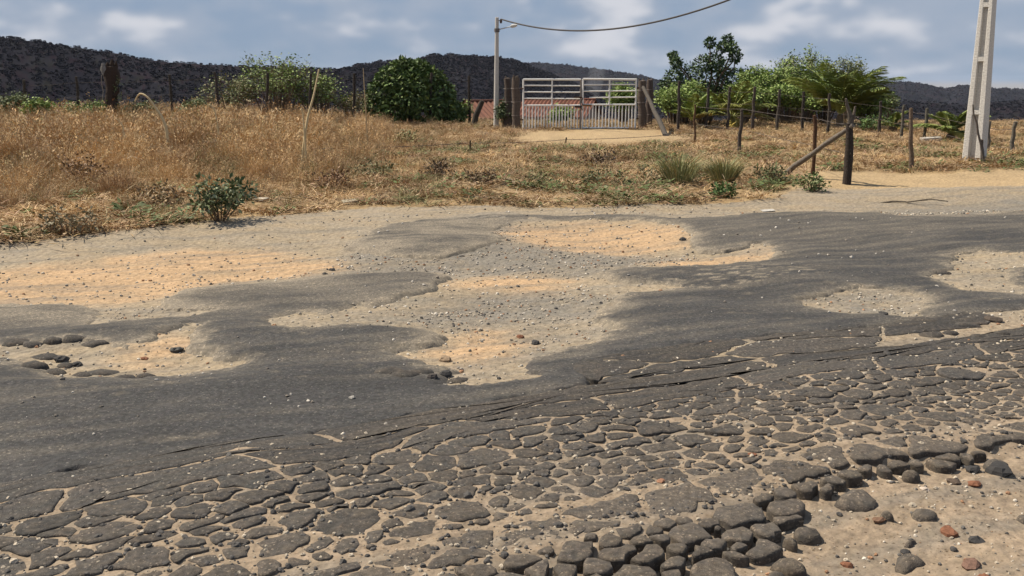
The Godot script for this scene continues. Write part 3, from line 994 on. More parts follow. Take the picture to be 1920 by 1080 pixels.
func clump_tree(called: String, at: Vector3, label: String, category: String, clumps: Array, per: int, size: float, cols_: Array, m: Material, trunk_r: float, group := "", droop := 0.2, shell := 0.55) -> Node3D:
	# clumps: [centre (local), radius vec]
	var t := thing(called, at, label, category, group)
	var w := Mb.new()
	w.col = Color(0.12, 0.085, 0.06)
	var fork := Vector3(0, 0.35 * clumps[0][0].y, 0)
	w.tube([Vector3(0, -0.15, 0), fork * 0.5, fork], [trunk_r * 1.3, trunk_r, trunk_r * 0.85], 7)
	for cl in clumps:
		twig(w, fork, cl[0], trunk_r * 0.6, trunk_r * 0.2, 0.1, 4)
	obj("trunk", w, mats.bark, t)
	var l := Mb.new()
	for cl in clumps:
		var rr: Vector3 = cl[1]
		blob_leaves(l, cl[0], rr, int(per * (0.3 + rr.x * rr.y)), size, cols_, droop, shell)
	obj("crown", l, m, t)
	return t

func feathery(called: String, at: Vector3, label: String, category: String, height: float, width: float, stems: int, per: int, cols_: Array, group := "", bare := 0.0):
	# thin-leaved scrub: many fine stems with small leaflets and gaps between
	var t := thing(called, at, label, category, group)
	var w := Mb.new()
	var l := Mb.new()
	w.col = Color(0.14, 0.10, 0.07)
	for s in stems:
		var an := rng.randf() * TAU
		var out := width * 0.5 * sqrt(rng.randf())
		var top := Vector3(cos(an) * out, height * rng.randf_range(0.55, 1.0) * (1.0 - 0.25 * out / width), sin(an) * out)
		var root := Vector3(cos(an), 0, sin(an)) * out * 0.25
		var knee := root.lerp(top, 0.5) + Vector3(0, height * 0.08, 0)
		w.tube([root - Vector3(0, 0.1, 0), knee, top], [0.022, 0.014, 0.005], 5)
		for b in 7:
			var f := rng.randf_range(0.35, 1.0)
			var p := knee.lerp(top, f)
			var e := p + Vector3(rng.randfn() * 0.28, rng.randf_range(-0.05, 0.35), rng.randfn() * 0.28) * width * 0.28
			w.tube([p, e], [0.007, 0.003], 4, false)
			if rng.randf() < bare: continue
			for k in per:
				var q := p.lerp(e, rng.randf_range(0.2, 1.1)) + Vector3(rng.randfn(), rng.randfn(), rng.randfn()) * 0.10
				var al := Vector3(rng.randfn(), rng.randfn() * 0.5, rng.randfn()).normalized()
				var sd := al.cross(Vector3(rng.randfn(), 1.0, rng.randfn())).normalized()
				var z := rng.randf_range(0.06, 0.125)
				l.col = cols_[rng.randi() % cols_.size()] * rng.randf_range(0.75, 1.3)
				l.leaf(q, al * z, sd * z * 0.3, Vector3.ZERO)
	obj("branches", w, mats.bark, t)
	obj("foliage", l, mats.leaf_light, t)

func palm(at: Vector3, label: String, fronds: int, length: float, trunk_h: float, lo: float, cols_: Array, yellow: int):
	var t := thing("coconut_palm", at, label, "palm", "young coconut palms behind the fence")
	var w := Mb.new()
	w.col = Color(0.16, 0.12, 0.08)
	w.tube([Vector3(0, -0.2, 0), Vector3(0.02, trunk_h * 0.6, 0), Vector3(0, trunk_h, 0)], [0.17, 0.13, 0.10], 9)
	obj("trunk", w, mats.bark, t)
	for f in fronds:
		var an := TAU * f / fronds * 2.4 + rng.randf_range(-0.3, 0.3)
		var el := lerpf(1.35, lo, pow(float(f) / fronds, 0.9)) + rng.randf_range(-0.1, 0.1)
		var dir := Vector3(cos(an), 0, sin(an))
		var mb := Mb.new()
		var col: Color = cols_[rng.randi() % cols_.size()]
		if f >= fronds - yellow: col = Color(0.36, 0.28, 0.07)
		var pts := []
		var rad := []
		var p := Vector3(0, trunk_h, 0)
		var ll := length * rng.randf_range(0.8, 1.1)
		var seg := 14
		var e := el
		for k in seg + 1:
			pts.append(p)
			rad.append(lerpf(0.025, 0.004, float(k) / seg))
			p += (dir * cos(e) + Vector3.UP * sin(e)) * ll / seg
			e -= 0.045 + 0.055 * float(k) / seg
		mb.col = Color(0.30, 0.32, 0.10)
		mb.tube(pts, rad, 5, false)
		var across := dir.cross(Vector3.UP).normalized()
		for k in 46:
			var u := 0.16 + 0.84 * k / 46.0
			var ft := u * seg
			var i0 := mini(int(ft), seg - 1)
			var q: Vector3 = pts[i0].lerp(pts[i0 + 1], ft - i0)
			var tg: Vector3 = (pts[i0 + 1] - pts[i0]).normalized()
			var z := ll * 0.33 * sin(PI * (0.12 + 0.80 * u)) * rng.randf_range(0.85, 1.1)
			for s in [-1.0, 1.0]:
				var al: Vector3 = (across * s * 0.75 + tg * 0.75 + Vector3(0, -0.32, 0) + Vector3(rng.randfn(), rng.randfn(), rng.randfn()) * 0.08).normalized()
				var sd: Vector3 = al.cross(Vector3.UP).normalized()
				mb.col = col * rng.randf_range(0.8, 1.2)
				mb.leaf(q, al * z, sd * 0.022 * (1.0 + length * 0.12), Vector3(0, 0.02, 0))
		obj("frond", mb, mats.leaf_palm, t)

func tuft_mesh(sd: int, blades: int, spread: float, lean: float, width: float, m: Material, heads := false) -> ArrayMesh:
	# unit-high grass tuft
	var r := RandomNumberGenerator.new()
	r.seed = sd
	var mb := Mb.new()
	mb.up = true
	for b in blades:
		var an := r.randf() * TAU
		var root := Vector3(cos(an), 0, sin(an)) * spread * sqrt(r.randf()) * 0.6
		var out := Vector3(cos(an + r.randf_range(-0.8, 0.8)), 0, sin(an + r.randf_range(-0.8, 0.8)))
		var h := r.randf_range(0.45, 1.0)
		var ln := lean * r.randf_range(0.3, 1.3)
		var p1 := root + Vector3(0, h * 0.5, 0) + out * ln * 0.28 * h
		var p2 := root + Vector3(0, h * (0.95 - 0.25 * ln), 0) + out * ln * 0.9 * h
		var sd_ := out.cross(Vector3.UP).rotated(Vector3.UP, r.randf_range(-1.2, 1.2)).normalized() * width
		var k := r.randf_range(0.65, 1.3)
		mb.col = Color(k, k * r.randf_range(0.92, 1.05), k * r.randf_range(0.85, 1.1))
		mb.quad(root - sd_, p1 - sd_ * 0.8, p1 + sd_ * 0.8, root + sd_)
		mb.tri(p1 - sd_ * 0.8, p2, p1 + sd_ * 0.8)
		if heads and r.randf() < 0.4:
			for q in 3:
				var e := p2 + Vector3(r.randfn(), r.randfn(), r.randfn()) * 0.03
				mb.leaf(e, Vector3(out.x, 0.8, out.z).normalized() * 0.06, sd_ * 2.0, Vector3.ZERO)
	return mb.mesh(m)

func litter_mesh(sd: int, m: Material) -> ArrayMesh:
	# a handful of fallen straws and dead leaves
	var r := RandomNumberGenerator.new()
	r.seed = sd
	var mb := Mb.new()
	for b in 26:
		var p := Vector3(r.randfn() * 0.35, r.randf() * 0.22, r.randfn() * 0.35)
		var an := r.randf() * TAU
		var al := Vector3(cos(an), r.randf_range(-0.25, 0.35), sin(an))
		var k := r.randf_range(0.5, 1.4)
		mb.col = Color(k, k * r.randf_range(0.88, 1.02), k * r.randf_range(0.8, 1.05))
		var sd_ := al.cross(Vector3.UP).normalized()
		if b < 15: mb.leaf(p, al * r.randf_range(0.3, 0.7), sd_ * 0.014, Vector3(0, 0.03, 0))
		else: mb.leaf(p, al * r.randf_range(0.1, 0.22), sd_ * r.randf_range(0.03, 0.06), Vector3(0, 0.03, 0))
	return mb.mesh(m)

const CLEAR := [[-3.322, 13.376], [-2.167, 13.496], [-0.146, 15.421], [-3.301, 11.354], [3.335, 13.143], [2.586, 15.741], [3.385, 16.246], [1.603, 18.857]]

func build_grass():
	var tall := [tuft_mesh(21, 40, 0.36, 0.4, 0.0052, mats.straw, true), tuft_mesh(22, 44, 0.45, 0.65, 0.005, mats.straw, true), tuft_mesh(23, 34, 0.36, 0.95, 0.006, mats.straw, false)]
	var low := [tuft_mesh(24, 22, 0.7, 1.2, 0.02, mats.straw), tuft_mesh(25, 18, 0.8, 1.5, 0.026, mats.straw)]
	var lit := [litter_mesh(26, mats.straw), litter_mesh(27, mats.straw)]
	var weed := weed_mesh(28)
	var lt := [[], [], []]
	var ll := [[], []]
	var lm := [[], []]
	var lw := []
	var gold := Color(0.53, 0.345, 0.16)
	var pale := Color(0.70, 0.57, 0.35)
	var brown := Color(0.29, 0.17, 0.085)
	var grey := Color(0.40, 0.32, 0.22)
	var n := 0
	var tries := 0
	while tries < 60000 and n < 26000:
		tries += 1
		var d := 10.0 + 36.0 * pow(rng.randf(), 1.3)
		var x := rng.randf_range(-1.0, 1.0) * (0.53 * d + 1.0)
		var q := rs(x, d)
		var m := n_mid.get_noise_2d(x * 0.55, d * 0.55)
		var f := n_fine.get_noise_2d(x, d)
		var w := warp(x, d)
		var ve := look("verge", w.x, w.y) if d < 20.0 else 1.0
		if ve + 0.35 * f < 0.5: continue
		var clear := false
		for e in CLEAR:
			if absf(x - e[0]) < 0.28 and d < e[1] + 0.25 and d > e[1] - 0.75: clear = true
		if clear and rng.randf() < 0.9: continue
		var into := q.y - 11.8                                        # how far into the verge
		var left := 1.0 - smoothstep(-0.27, -0.02, x / d + 0.05 * m)      # the deep grass stands to the left
		var right := smoothstep(0.10, 0.26, x / d)
		var pth := look("path", w.x, w.y) if d < 20.0 else 0.0
		var gx := (x - 2.6 - (d - 30.0) * 0.10) / 2.9
		var gd := (d - 31.0) / 4.6
		pth = maxf(pth, 1.0 - smoothstep(0.7, 1.2, sqrt(gx * gx + gd * gd) + 0.3 * m))
		if rng.randf() < pth * 1.6: continue
		if n_mid.get_noise_2d(x * 0.9 + 55.0, d * 0.9) > 0.12 and rng.randf() < 0.75: continue      # thin places
		if right > 0.5 and rng.randf() < 0.35: continue
		var y := soil_h(x, d, 0.0)
		var front0 := smoothstep(0.6, 4.2, into + 1.8 * m)
		var c := gold.lerp(brown, clampf(0.48 + 1.7 * m + 0.3 * (1.0 - left) + 0.35 * (1.0 - front0), 0.0, 1.0)).lerp(pale, clampf(0.35 + 0.9 * f, 0.0, 0.85) * rng.randf())
		c = c.lerp(grey * 0.85, (0.35 + 0.45 * (1.0 - left)) * rng.randf())
		c = c * rng.randf_range(0.75, 1.2)
		if m + f * 0.6 > 0.22 and rng.randf() < 0.5 - 0.15 * left: c = c.lerp(Color(0.14, 0.15, 0.06), 0.75)
		var yaw := Basis.from_euler(Vector3(rng.randfn() * 0.12, rng.randf() * TAU, rng.randfn() * 0.12))
		var front := smoothstep(0.6, 4.2, into + 1.8 * m)
		var u := rng.randf()
		if u < 0.22 + 0.5 * left * front:
			var h := lerpf(0.15, 0.33, front) * rng.randf_range(0.55, 1.15)
			h = lerpf(h * 0.75, h + 0.30 * front * smoothstep(3.0, 13.0, into) * 1.5, left) * clampf(1.0 + 1.3 * n_mid.get_noise_2d(x * 0.8 + 11.0, d * 0.8), 0.5, 1.35)
			if rng.randf() < 0.03 * left: h *= 1.35
			h *= 1.0 - 0.35 * right
			lt[rng.randi() % 3].append([Transform3D(yaw.scaled_local(Vector3(maxf(h, 0.35) * 0.95, h, maxf(h, 0.35) * 0.95)), Vector3(x, y - 0.02, -d)), c])
		elif u < 0.62:
			var h := rng.randf_range(0.07, 0.2) * (0.7 + 0.6 * front)
			ll[rng.randi() % 2].append([Transform3D(yaw.scaled_local(Vector3(0.3, h, 0.3)), Vector3(x, y - 0.01, -d)), c])
		elif u < 0.86 or d > 28.0:
			var s := rng.randf_range(0.25, 0.5)
			lm[rng.randi() % 2].append([Transform3D(yaw.scaled_local(Vector3(s, s * 0.5, s)), Vector3(x, y, -d)), c.lerp(grey, 0.4)])
		elif m + 0.7 * f > -0.12 and rng.randf() > 0.65 * left:
			var s := rng.randf_range(0.1, 0.24)
			lw.append([Transform3D(yaw.scaled_local(Vector3(s, s * 0.8, s)), Vector3(x, y, -d)), Color(0.10, 0.125, 0.045) * rng.randf_range(0.7, 1.3)])
		n += 1
	var labels := ["tall golden dry grass standing on the verge", "leaning dry grass with feathery heads on the verge", "bent brown grass of the roadside field"]
	for k in 3: kind(scatter("dry_grass", tall[k], lt[k]), "stuff", labels[k], "grass")
	for k in 2: kind(scatter("low_dry_grass", low[k], ll[k]), "stuff", ["short trampled straw-coloured grass", "low sparse brown grass near the road"][k], "grass")
	for k in 2: kind(scatter("dead_leaf_litter", lit[k], lm[k]), "stuff", ["fallen straw and dead leaves on the verge", "grey-brown plant litter along the road edge"][k], "litter")
	kind(scatter("green_weeds", weed, lw), "stuff", "low green weeds creeping through the dry grass", "weeds")
	print("grass ", n)

func weed_mesh(sd: int) -> ArrayMesh:
	var r := RandomNumberGenerator.new()
	r.seed = sd
	var mb := Mb.new()
	for b in 34:
		var an := r.randf() * TAU
		var o := sqrt(r.randf())
		var p := Vector3(cos(an) * o, r.randf_range(0.1, 0.8) * (1.1 - 0.5 * o), sin(an) * o)
		var al := Vector3(cos(an) + r.randfn() * 0.5, r.randf_range(-0.2, 0.6), sin(an) + r.randfn() * 0.5).normalized()
		var side := al.cross(Vector3(r.randfn() * 0.4, 1, r.randfn() * 0.4)).normalized()
		var k := r.randf_range(0.6, 1.5)
		mb.col = Color(k, k * r.randf_range(0.95, 1.1), k)
		mb.leaf(p, al * r.randf_range(0.3, 0.5), side * r.randf_range(0.08, 0.13), Vector3(0, -0.02, 0))
	for b in 8:
		var an := r.randf() * TAU
		mb.col = Color(1.6, 1.2, 0.9)
		mb.tube([Vector3.ZERO, Vector3(cos(an) * 0.7, 0.6, sin(an) * 0.7)], [0.02, 0.01], 3, false)
	return mb.mesh(mats.leaf_weed)

# ------------------------------------------------------------------ timber
func pole_mesh(h: float, dx: float, r0: float, r1: float, dz := 0.0, wob := 0.012, tint := Color(0.15, 0.125, 0.105)) -> Mb:
	var mb := Mb.new()
	var pts := []
	var rad := []
	var seg := 7
	for k in seg + 1:
		var t := float(k) / seg
		pts.append(Vector3(dx * t + rng.randfn() * wob, lerpf(-0.35, h, t), dz * t + rng.randfn() * wob))
		rad.append(lerpf(r0, r1, t) * rng.randf_range(0.88, 1.12))
	mb.col = tint * rng.randf_range(0.75, 1.25)
	mb.tube(pts, rad, 8)
	return mb

func post(called: String, b: Array, r: float, label: String, group: String, tint := Color(0.15, 0.125, 0.105)) -> MeshInstance3D:
	var y := soil_h(b[0], b[1], 0.0)
	var o := obj(called, pole_mesh(b[3] - y, b[2], r * 1.1, r * 0.85, rng.randfn() * 0.03, 0.012, tint), mats.timber)
	o.position = Vector3(b[0], y, -b[1])
	tag(o, label, "post", group)
	return o

const ORD := ["first", "second", "third", "fourth", "fifth", "sixth", "seventh", "eighth", "ninth", "tenth", "eleventh", "twelfth", "thirteenth"]

func wire(pts: Array, r: float, sag: float, label: String, m: Material, called := "fence_wire", category := "wire", group := "fence wires"):
	var mb := Mb.new()
	var out := []
	var rad := []
	for k in pts.size() - 1:
		for e in 8:
			var t := e / 8.0
			out.append(pts[k].lerp(pts[k + 1], t) - Vector3(0, sag * 4.0 * t * (1.0 - t), 0))
			rad.append(r)
	out.append(pts[pts.size() - 1]); rad.append(r)
	mb.col = Color(0.10, 0.085, 0.075)
	mb.tube(out, rad, 5)
	# barbs
	if called == "fence_wire":
		for k in range(0, out.size() - 1):
			for e in 3:
				var p: Vector3 = out[k].lerp(out[k + 1], (e + 0.5) / 3.0)
				var u := Vector3(rng.randfn(), rng.randfn(), rng.randfn()).normalized() * 0.022
				mb.tube([p - u, p + u], [r * 0.8, r * 0.8], 3, false)
	var o := obj(called, mb, m)
	tag(o, label, category, group)

func build_fences():
	# back fence left of the gate, counted away from the gate
	var left := [[-1.696, 40.777, -0.006, 1.847], [-3.182, 39.737, 0.072, 1.961], [-4.67, 39.737, 0.003, 1.881], [-5.861, 37.806, 0.099, 1.924], [-7.337, 36.909, 0.172, 1.917], [-8.892, 36.909, 0.189, 1.935], [-10.525, 36.909, -0.058, 1.972], [-12.196, 36.909, -0.008, 1.879], [-15.634, 36.909, 0.097, 1.805], [-17.478, 36.909, 0.047, 1.693]]
	var lp := []
	for k in left.size():
		var o := post("fence_post", left[k], 0.055, "thin weathered fence post, %s to the left of the white gate" % ORD[k], "fence posts left of the gate", Color(0.085, 0.07, 0.06))
		lp.append(o.position + Vector3(left[k][2], left[k][3] - o.position.y, 0))
	lp.reverse()
	for s in 3:
		var pts := []
		for p in lp: pts.append(p - Vector3(0, 0.2 + 0.5 * s, -0.05))
		wire(pts, 0.004, 0.03, "%s strand of barbed wire on the fence left of the gate" % ["top", "middle", "lowest"][s], mats.wire)
	# back fence to the right of the gate
	var right := [[5.579, 34.454, -0, 1.652], [6.734, 35.64, 0.038, 1.42], [7.476, 35.64, 0.031, 1.456], [8.144, 34.84, 0.039, 1.459], [8.898, 34.454, 0.053, 1.373], [9.759, 34.454, -0.021, 1.303], [10.19, 32.99, -0.026, 1.249], [11.461, 31.97, -0.008, 1.032], [11.57, 30.402, 0.006, 0.952], [11.794, 29.254, -0.011, 0.887], [11.057, 23.652, -0.03, 0.721], [11.236, 22.947, -0.002, 0.747]]
	var rp := []
	for k in right.size():
		var o := post("fence_post", right[k], 0.055 if k < 7 else 0.05, "grey fence post, %s to the right of the white gate in the back fence" % ORD[k], "fence posts right of the gate", Color(0.10, 0.085, 0.075) if k < 8 else Color(0.2, 0.18, 0.15))
		rp.append(o.position + Vector3(right[k][2], right[k][3] - o.position.y, 0))
	for s in 3:
		var pts := []
		for p in rp: pts.append(p - Vector3(0, 0.15 + 0.4 * s, -0.05))
		wire(pts, 0.004, 0.03, "%s strand of barbed wire on the back fence right of the gate" % ["top", "middle", "lowest"][s], mats.wire)
	# front fence along the track
	var f1 := post("fence_post", [4.898, 27.437, -0.008, 1.029], 0.03, "thin brown stake nearest the gate in the front fence", "front fence posts", Color(0.17, 0.10, 0.06))
	var f2 := post("fence_post", [5.217, 23.471, 0.028, 1.004], 0.045, "crooked grey stake in the front fence before the yellow palm", "front fence posts", Color(0.12, 0.10, 0.085))
	var f3 := post("fence_post", [5.162, 17.356, -0.045, 1.061], 0.035, "thin dark red-brown stake behind the slanting brace", "front fence posts", Color(0.12, 0.065, 0.04))
	var f4 := post("fence_post", [7.371, 18.627, -0.148, 1.146], 0.045, "crooked forked stake standing alone right of the track", "front fence posts", Color(0.2, 0.15, 0.11))
	# forked corner post with its brace
	var cb: Array = [5.368, 16.246, -0.013, 0.963]
	var cy := soil_h(cb[0], cb[1], 0.0)
	var ct := thing("corner_post", Vector3(cb[0], cy, -cb[1]), "forked dark corner post at the roadside end of the front fence", "post")
	obj("shaft", pole_mesh(cb[3] - cy, cb[2], 0.075, 0.062, 0.0, 0.008, Color(0.085, 0.068, 0.058)), mats.timber, ct)
	var fk := Mb.new()
	fk.col = Color(0.2, 0.17, 0.145)
	var top := Vector3(cb[2], cb[3] - cy - 0.03, 0)
	fk.tube([top, top + Vector3(-0.01, 0.16, 0), top + Vector3(-0.07, 0.32, 0.01), top + Vector3(-0.1, 0.42, 0.02)], [0.05, 0.036, 0.026, 0.018], 7)
	obj("fork", fk, mats.timber, ct)
	var fk2 := Mb.new()
	fk2.col = Color(0.17, 0.14, 0.115)
	fk2.tube([top + Vector3(0, -0.04, 0), top + Vector3(0.05, 0.15, -0.01), top + Vector3(0.07, 0.30, -0.02)], [0.035, 0.026, 0.016], 6)
	obj("fork", fk2, mats.timber, ct)
	var b0 := Vector3(4.685, 0, -17.556)
	b0.y = soil_h(b0.x, -b0.z, 0.0)
	var br := Mb.new()
	br.col = Color(0.24, 0.205, 0.175)
	twig(br, Vector3(-0.08, -0.05, 0.02), Vector3(cb[0] - b0.x + 0.01, cb[3] - b0.y - 0.02, -cb[1] - b0.z + 0.075), 0.05, 0.038, 0.012, 8, 8)
	var bo := obj("brace_pole", br, mats.timber)
	bo.position = b0
	tag(bo, "pale slanting brace pole leaning on the forked corner post", "pole")
	for s in 2:
		var h := 1.0 - 0.45 * s
		var a := [f1.position + Vector3(0.04, h, 0), f2.position + Vector3(0.05, h, 0), f3.position + Vector3(0.04, h - 0.05, 0), Vector3(cb[0], cy + h - 0.05, -cb[1] + 0.09)]
		wire(a, 0.0035, 0.02, "%s wire of the front fence beside the track" % ["upper", "lower"][s], mats.wire)
	# wire of the roadside fence through the tall grass
	var st := []
	for p in [Vector3(-10.728, 0.334, -19), Vector3(-7.608, 0.245, -20.5), Vector3(-4.325, 0.235, -21.5), Vector3(-1.002, 0.213, -24), Vector3(1.408, 0.123, -27), Vector3(5.059, 0.223, -28.4)]: st.append(p)
	wire(st, 0.0065, 0.03, "sagging wire strung through the tall dry grass at left", mats.wire)
	for e in [[1, "short dark stake carrying the wire in the left grass"], [3, "low stake carrying the wire in the middle grass"], [4, "low stake carrying the wire near the gate track"]]:
		var p: Vector3 = st[e[0]]
		var y := soil_h(p.x, -p.z, 0.0)
		var o := obj("fence_stake", pole_mesh(p.y - y + 0.06, 0.02, 0.022, 0.018, 0.0, 0.008, Color(0.13, 0.09, 0.06)), mats.timber)
		o.position = Vector3(p.x, y, p.z - 0.02)
		tag(o, e[1], "stake", "stakes of the grass fence")

func build_gate():
	# thick timber posts
	for e in [[[-0.134, 36.909, -0.018, 1.749], 0.14, "outer of the two thick timber posts left of the gate"], [[0.171, 36.476, -0.039, 1.766], 0.16, "inner thick timber post carrying the left gate leaf"], [[4.686, 36.909, -0.061, 1.656], 0.15, "inner thick timber post carrying the right gate leaf"], [[5.075, 37.806, -0.026, 1.696], 0.12, "outer of the two thick timber posts right of the gate"]]:
		var b: Array = e[0]
		var y := soil_h(b[0], b[1], 0.0)
		var t := thing("gate_post", Vector3(b[0], y, -b[1]), e[2], "post", "thick gate posts")
		obj("shaft", pole_mesh(b[3] - y, b[2], e[1] * 1.05, e[1] * 0.9, 0.0, 0.018, Color(0.14, 0.11, 0.095)), mats.timber, t)
		var top := Mb.new()
		top.col = Color(0.2, 0.165, 0.14)
		for k in 3:
			var a := rng.randf() * TAU
			top.tube([Vector3(b[2] + cos(a) * e[1] * 0.4, b[3] - y - 0.08, sin(a) * e[1] * 0.4), Vector3(b[2] + cos(a) * e[1] * 0.55, b[3] - y + rng.randf_range(0.03, 0.1), sin(a) * e[1] * 0.5)], [e[1] * 0.35, e[1] * 0.2], 6)
		obj("splintered_top", top, mats.timber, t)
		for k in 3:
			var bd := Mb.new()
			bd.col = Color(0.2, 0.18, 0.17)
			var yy: float = (b[3] - y) * (0.28 + 0.26 * k)
			var ring := []
			var rr := []
			for q in 13:
				var a := TAU * q / 12.0
				ring.append(Vector3(cos(a) * e[1] * 1.1 + b[2] * yy / (b[3] - y), yy + 0.01 * sin(a * 2.0), sin(a) * e[1] * 1.1)); rr.append(0.007)
			bd.tube(ring, rr, 4, false)
			obj("wire_binding", bd, mats.wire, t)
	# brace on the right gate post
	var g0 := Vector3(4.749, 0, -31.644)
	g0.y = soil_h(g0.x, -g0.z, 0.0)
	var top := Vector3(4.522, 1.438, -35.6)
	var br := Mb.new()
	br.col = Color(0.13, 0.115, 0.10)
	twig(br, Vector3(0.05, -0.08, 0), top - g0, 0.085, 0.07, 0.01, 6, 8)
	var o := obj("brace_pole", br, mats.timber)
	o.position = g0
	tag(o, "thick grey brace pole leaning on the right gate post", "pole")
	# two leaves
	var ya := soil_h(1.0, 36.0, 0.0)
	gate_leaf(Vector3(0.394, -0.016, -36), Vector3(2.394, 1.709, -36), 18, true, "left leaf of the white tubular farm gate")
	gate_leaf(Vector3(2.466, 0.025, -35.9), Vector3(4.312, 1.727, -35.9), 15, false, "right leaf of the white tubular farm gate, one rail broken")

func gate_leaf(a: Vector3, b: Vector3, bars: int, isleft: bool, label: String):
	var w := b.x - a.x
	var h := b.y - a.y
	var gy := soil_h(a.x, -a.z, 0.0)
	var t := thing("farm_gate_leaf", Vector3(a.x, a.y, a.z), label, "gate", "leaves of the white farm gate")
	var white := Color(0.98, 0.98, 0.96)
	var r := 0.027
	var add := func(called: String, pts: Array, rr: float, c: Color, m: String):
		var mb := Mb.new()
		mb.col = c
		var rad := []
		for p in pts: rad.append(rr)
		mb.tube(pts, rad, 7)
		obj(called, mb, mats[m], t)
	var mid := h * 0.485
	add.call("stile", [Vector3(0, 0, 0), Vector3(0, h, 0)], r * 1.15, white, "gate_paint")
	add.call("stile", [Vector3(w, 0, 0), Vector3(w, h, 0)], r * 1.15, Color(0.34, 0.30, 0.27) if isleft else white, "gate_paint")
	add.call("rail", [Vector3(0, h, 0), Vector3(w, h - (0.02 if not isleft else 0.0), 0)], r * 1.3, white, "gate_paint")
	add.call("rail", [Vector3(0, 0.02, 0), Vector3(w, 0.02, 0)], r * 1.15, white, "gate_paint")
	add.call("rail", [Vector3(0, mid, 0), Vector3(w, mid, 0)], r * 1.1, white, "gate_paint")
	for k in 3:
		var y := lerpf(mid, h, (k + 1) / 4.0) + 0.02
		var x0 := 0.0
		if not isleft and k == 0: x0 = w * 0.12
		add.call("rail", [Vector3(x0, y, 0), Vector3(w, y + (0.015 if not isleft else -0.015), 0)], r * 0.85, white, "gate_paint")
	add.call("upright", [Vector3(w * 0.5, mid, 0.0), Vector3(w * 0.5, h, 0.0)], r * 1.05, white, "gate_paint")
	for k in bars:
		var x := w * (k + 1.0) / (bars + 1)
		add.call("bar", [Vector3(x, 0.02, 0), Vector3(x + rng.randfn() * 0.006, mid, 0)], r * 0.72, white * rng.randf_range(0.88, 1.05), "gate_paint")
	for k in 2:
		var y := h * (0.2 + 0.62 * k)
		var hx := -0.05 if isleft else w + 0.05
		add.call("hinge", [Vector3(hx - 0.05, y, -0.02), Vector3(hx + 0.06, y, 0.01)], 0.03, Color(0.11, 0.06, 0.04), "rust")
	if isleft:
		add.call("latch", [Vector3(w - 0.22, mid + 0.28, 0.04), Vector3(w + 0.04, mid + 0.28, 0.05)], 0.028, Color(0.10, 0.06, 0.045), "rust")
		add.call("latch", [Vector3(w - 0.2, mid - 0.04, 0.04), Vector3(w + 0.02, mid - 0.05, 0.05)], 0.035, Color(0.11, 0.07, 0.05), "rust")
	else:
		add.call("latch_plate", [Vector3(0.02, mid - 0.02, 0.05), Vector3(0.3, mid - 0.03, 0.05)], 0.035, Color(0.34, 0.2, 0.1), "rust")
		var ch := []
		for k in 12: ch.append(Vector3(-0.03 + 0.02 * sin(k * 1.3), mid + 0.25 - k * 0.04, 0.07 + 0.012 * cos(k * 2.1)))
		add.call("chain", ch, 0.014, Color(0.09, 0.06, 0.05), "rust")

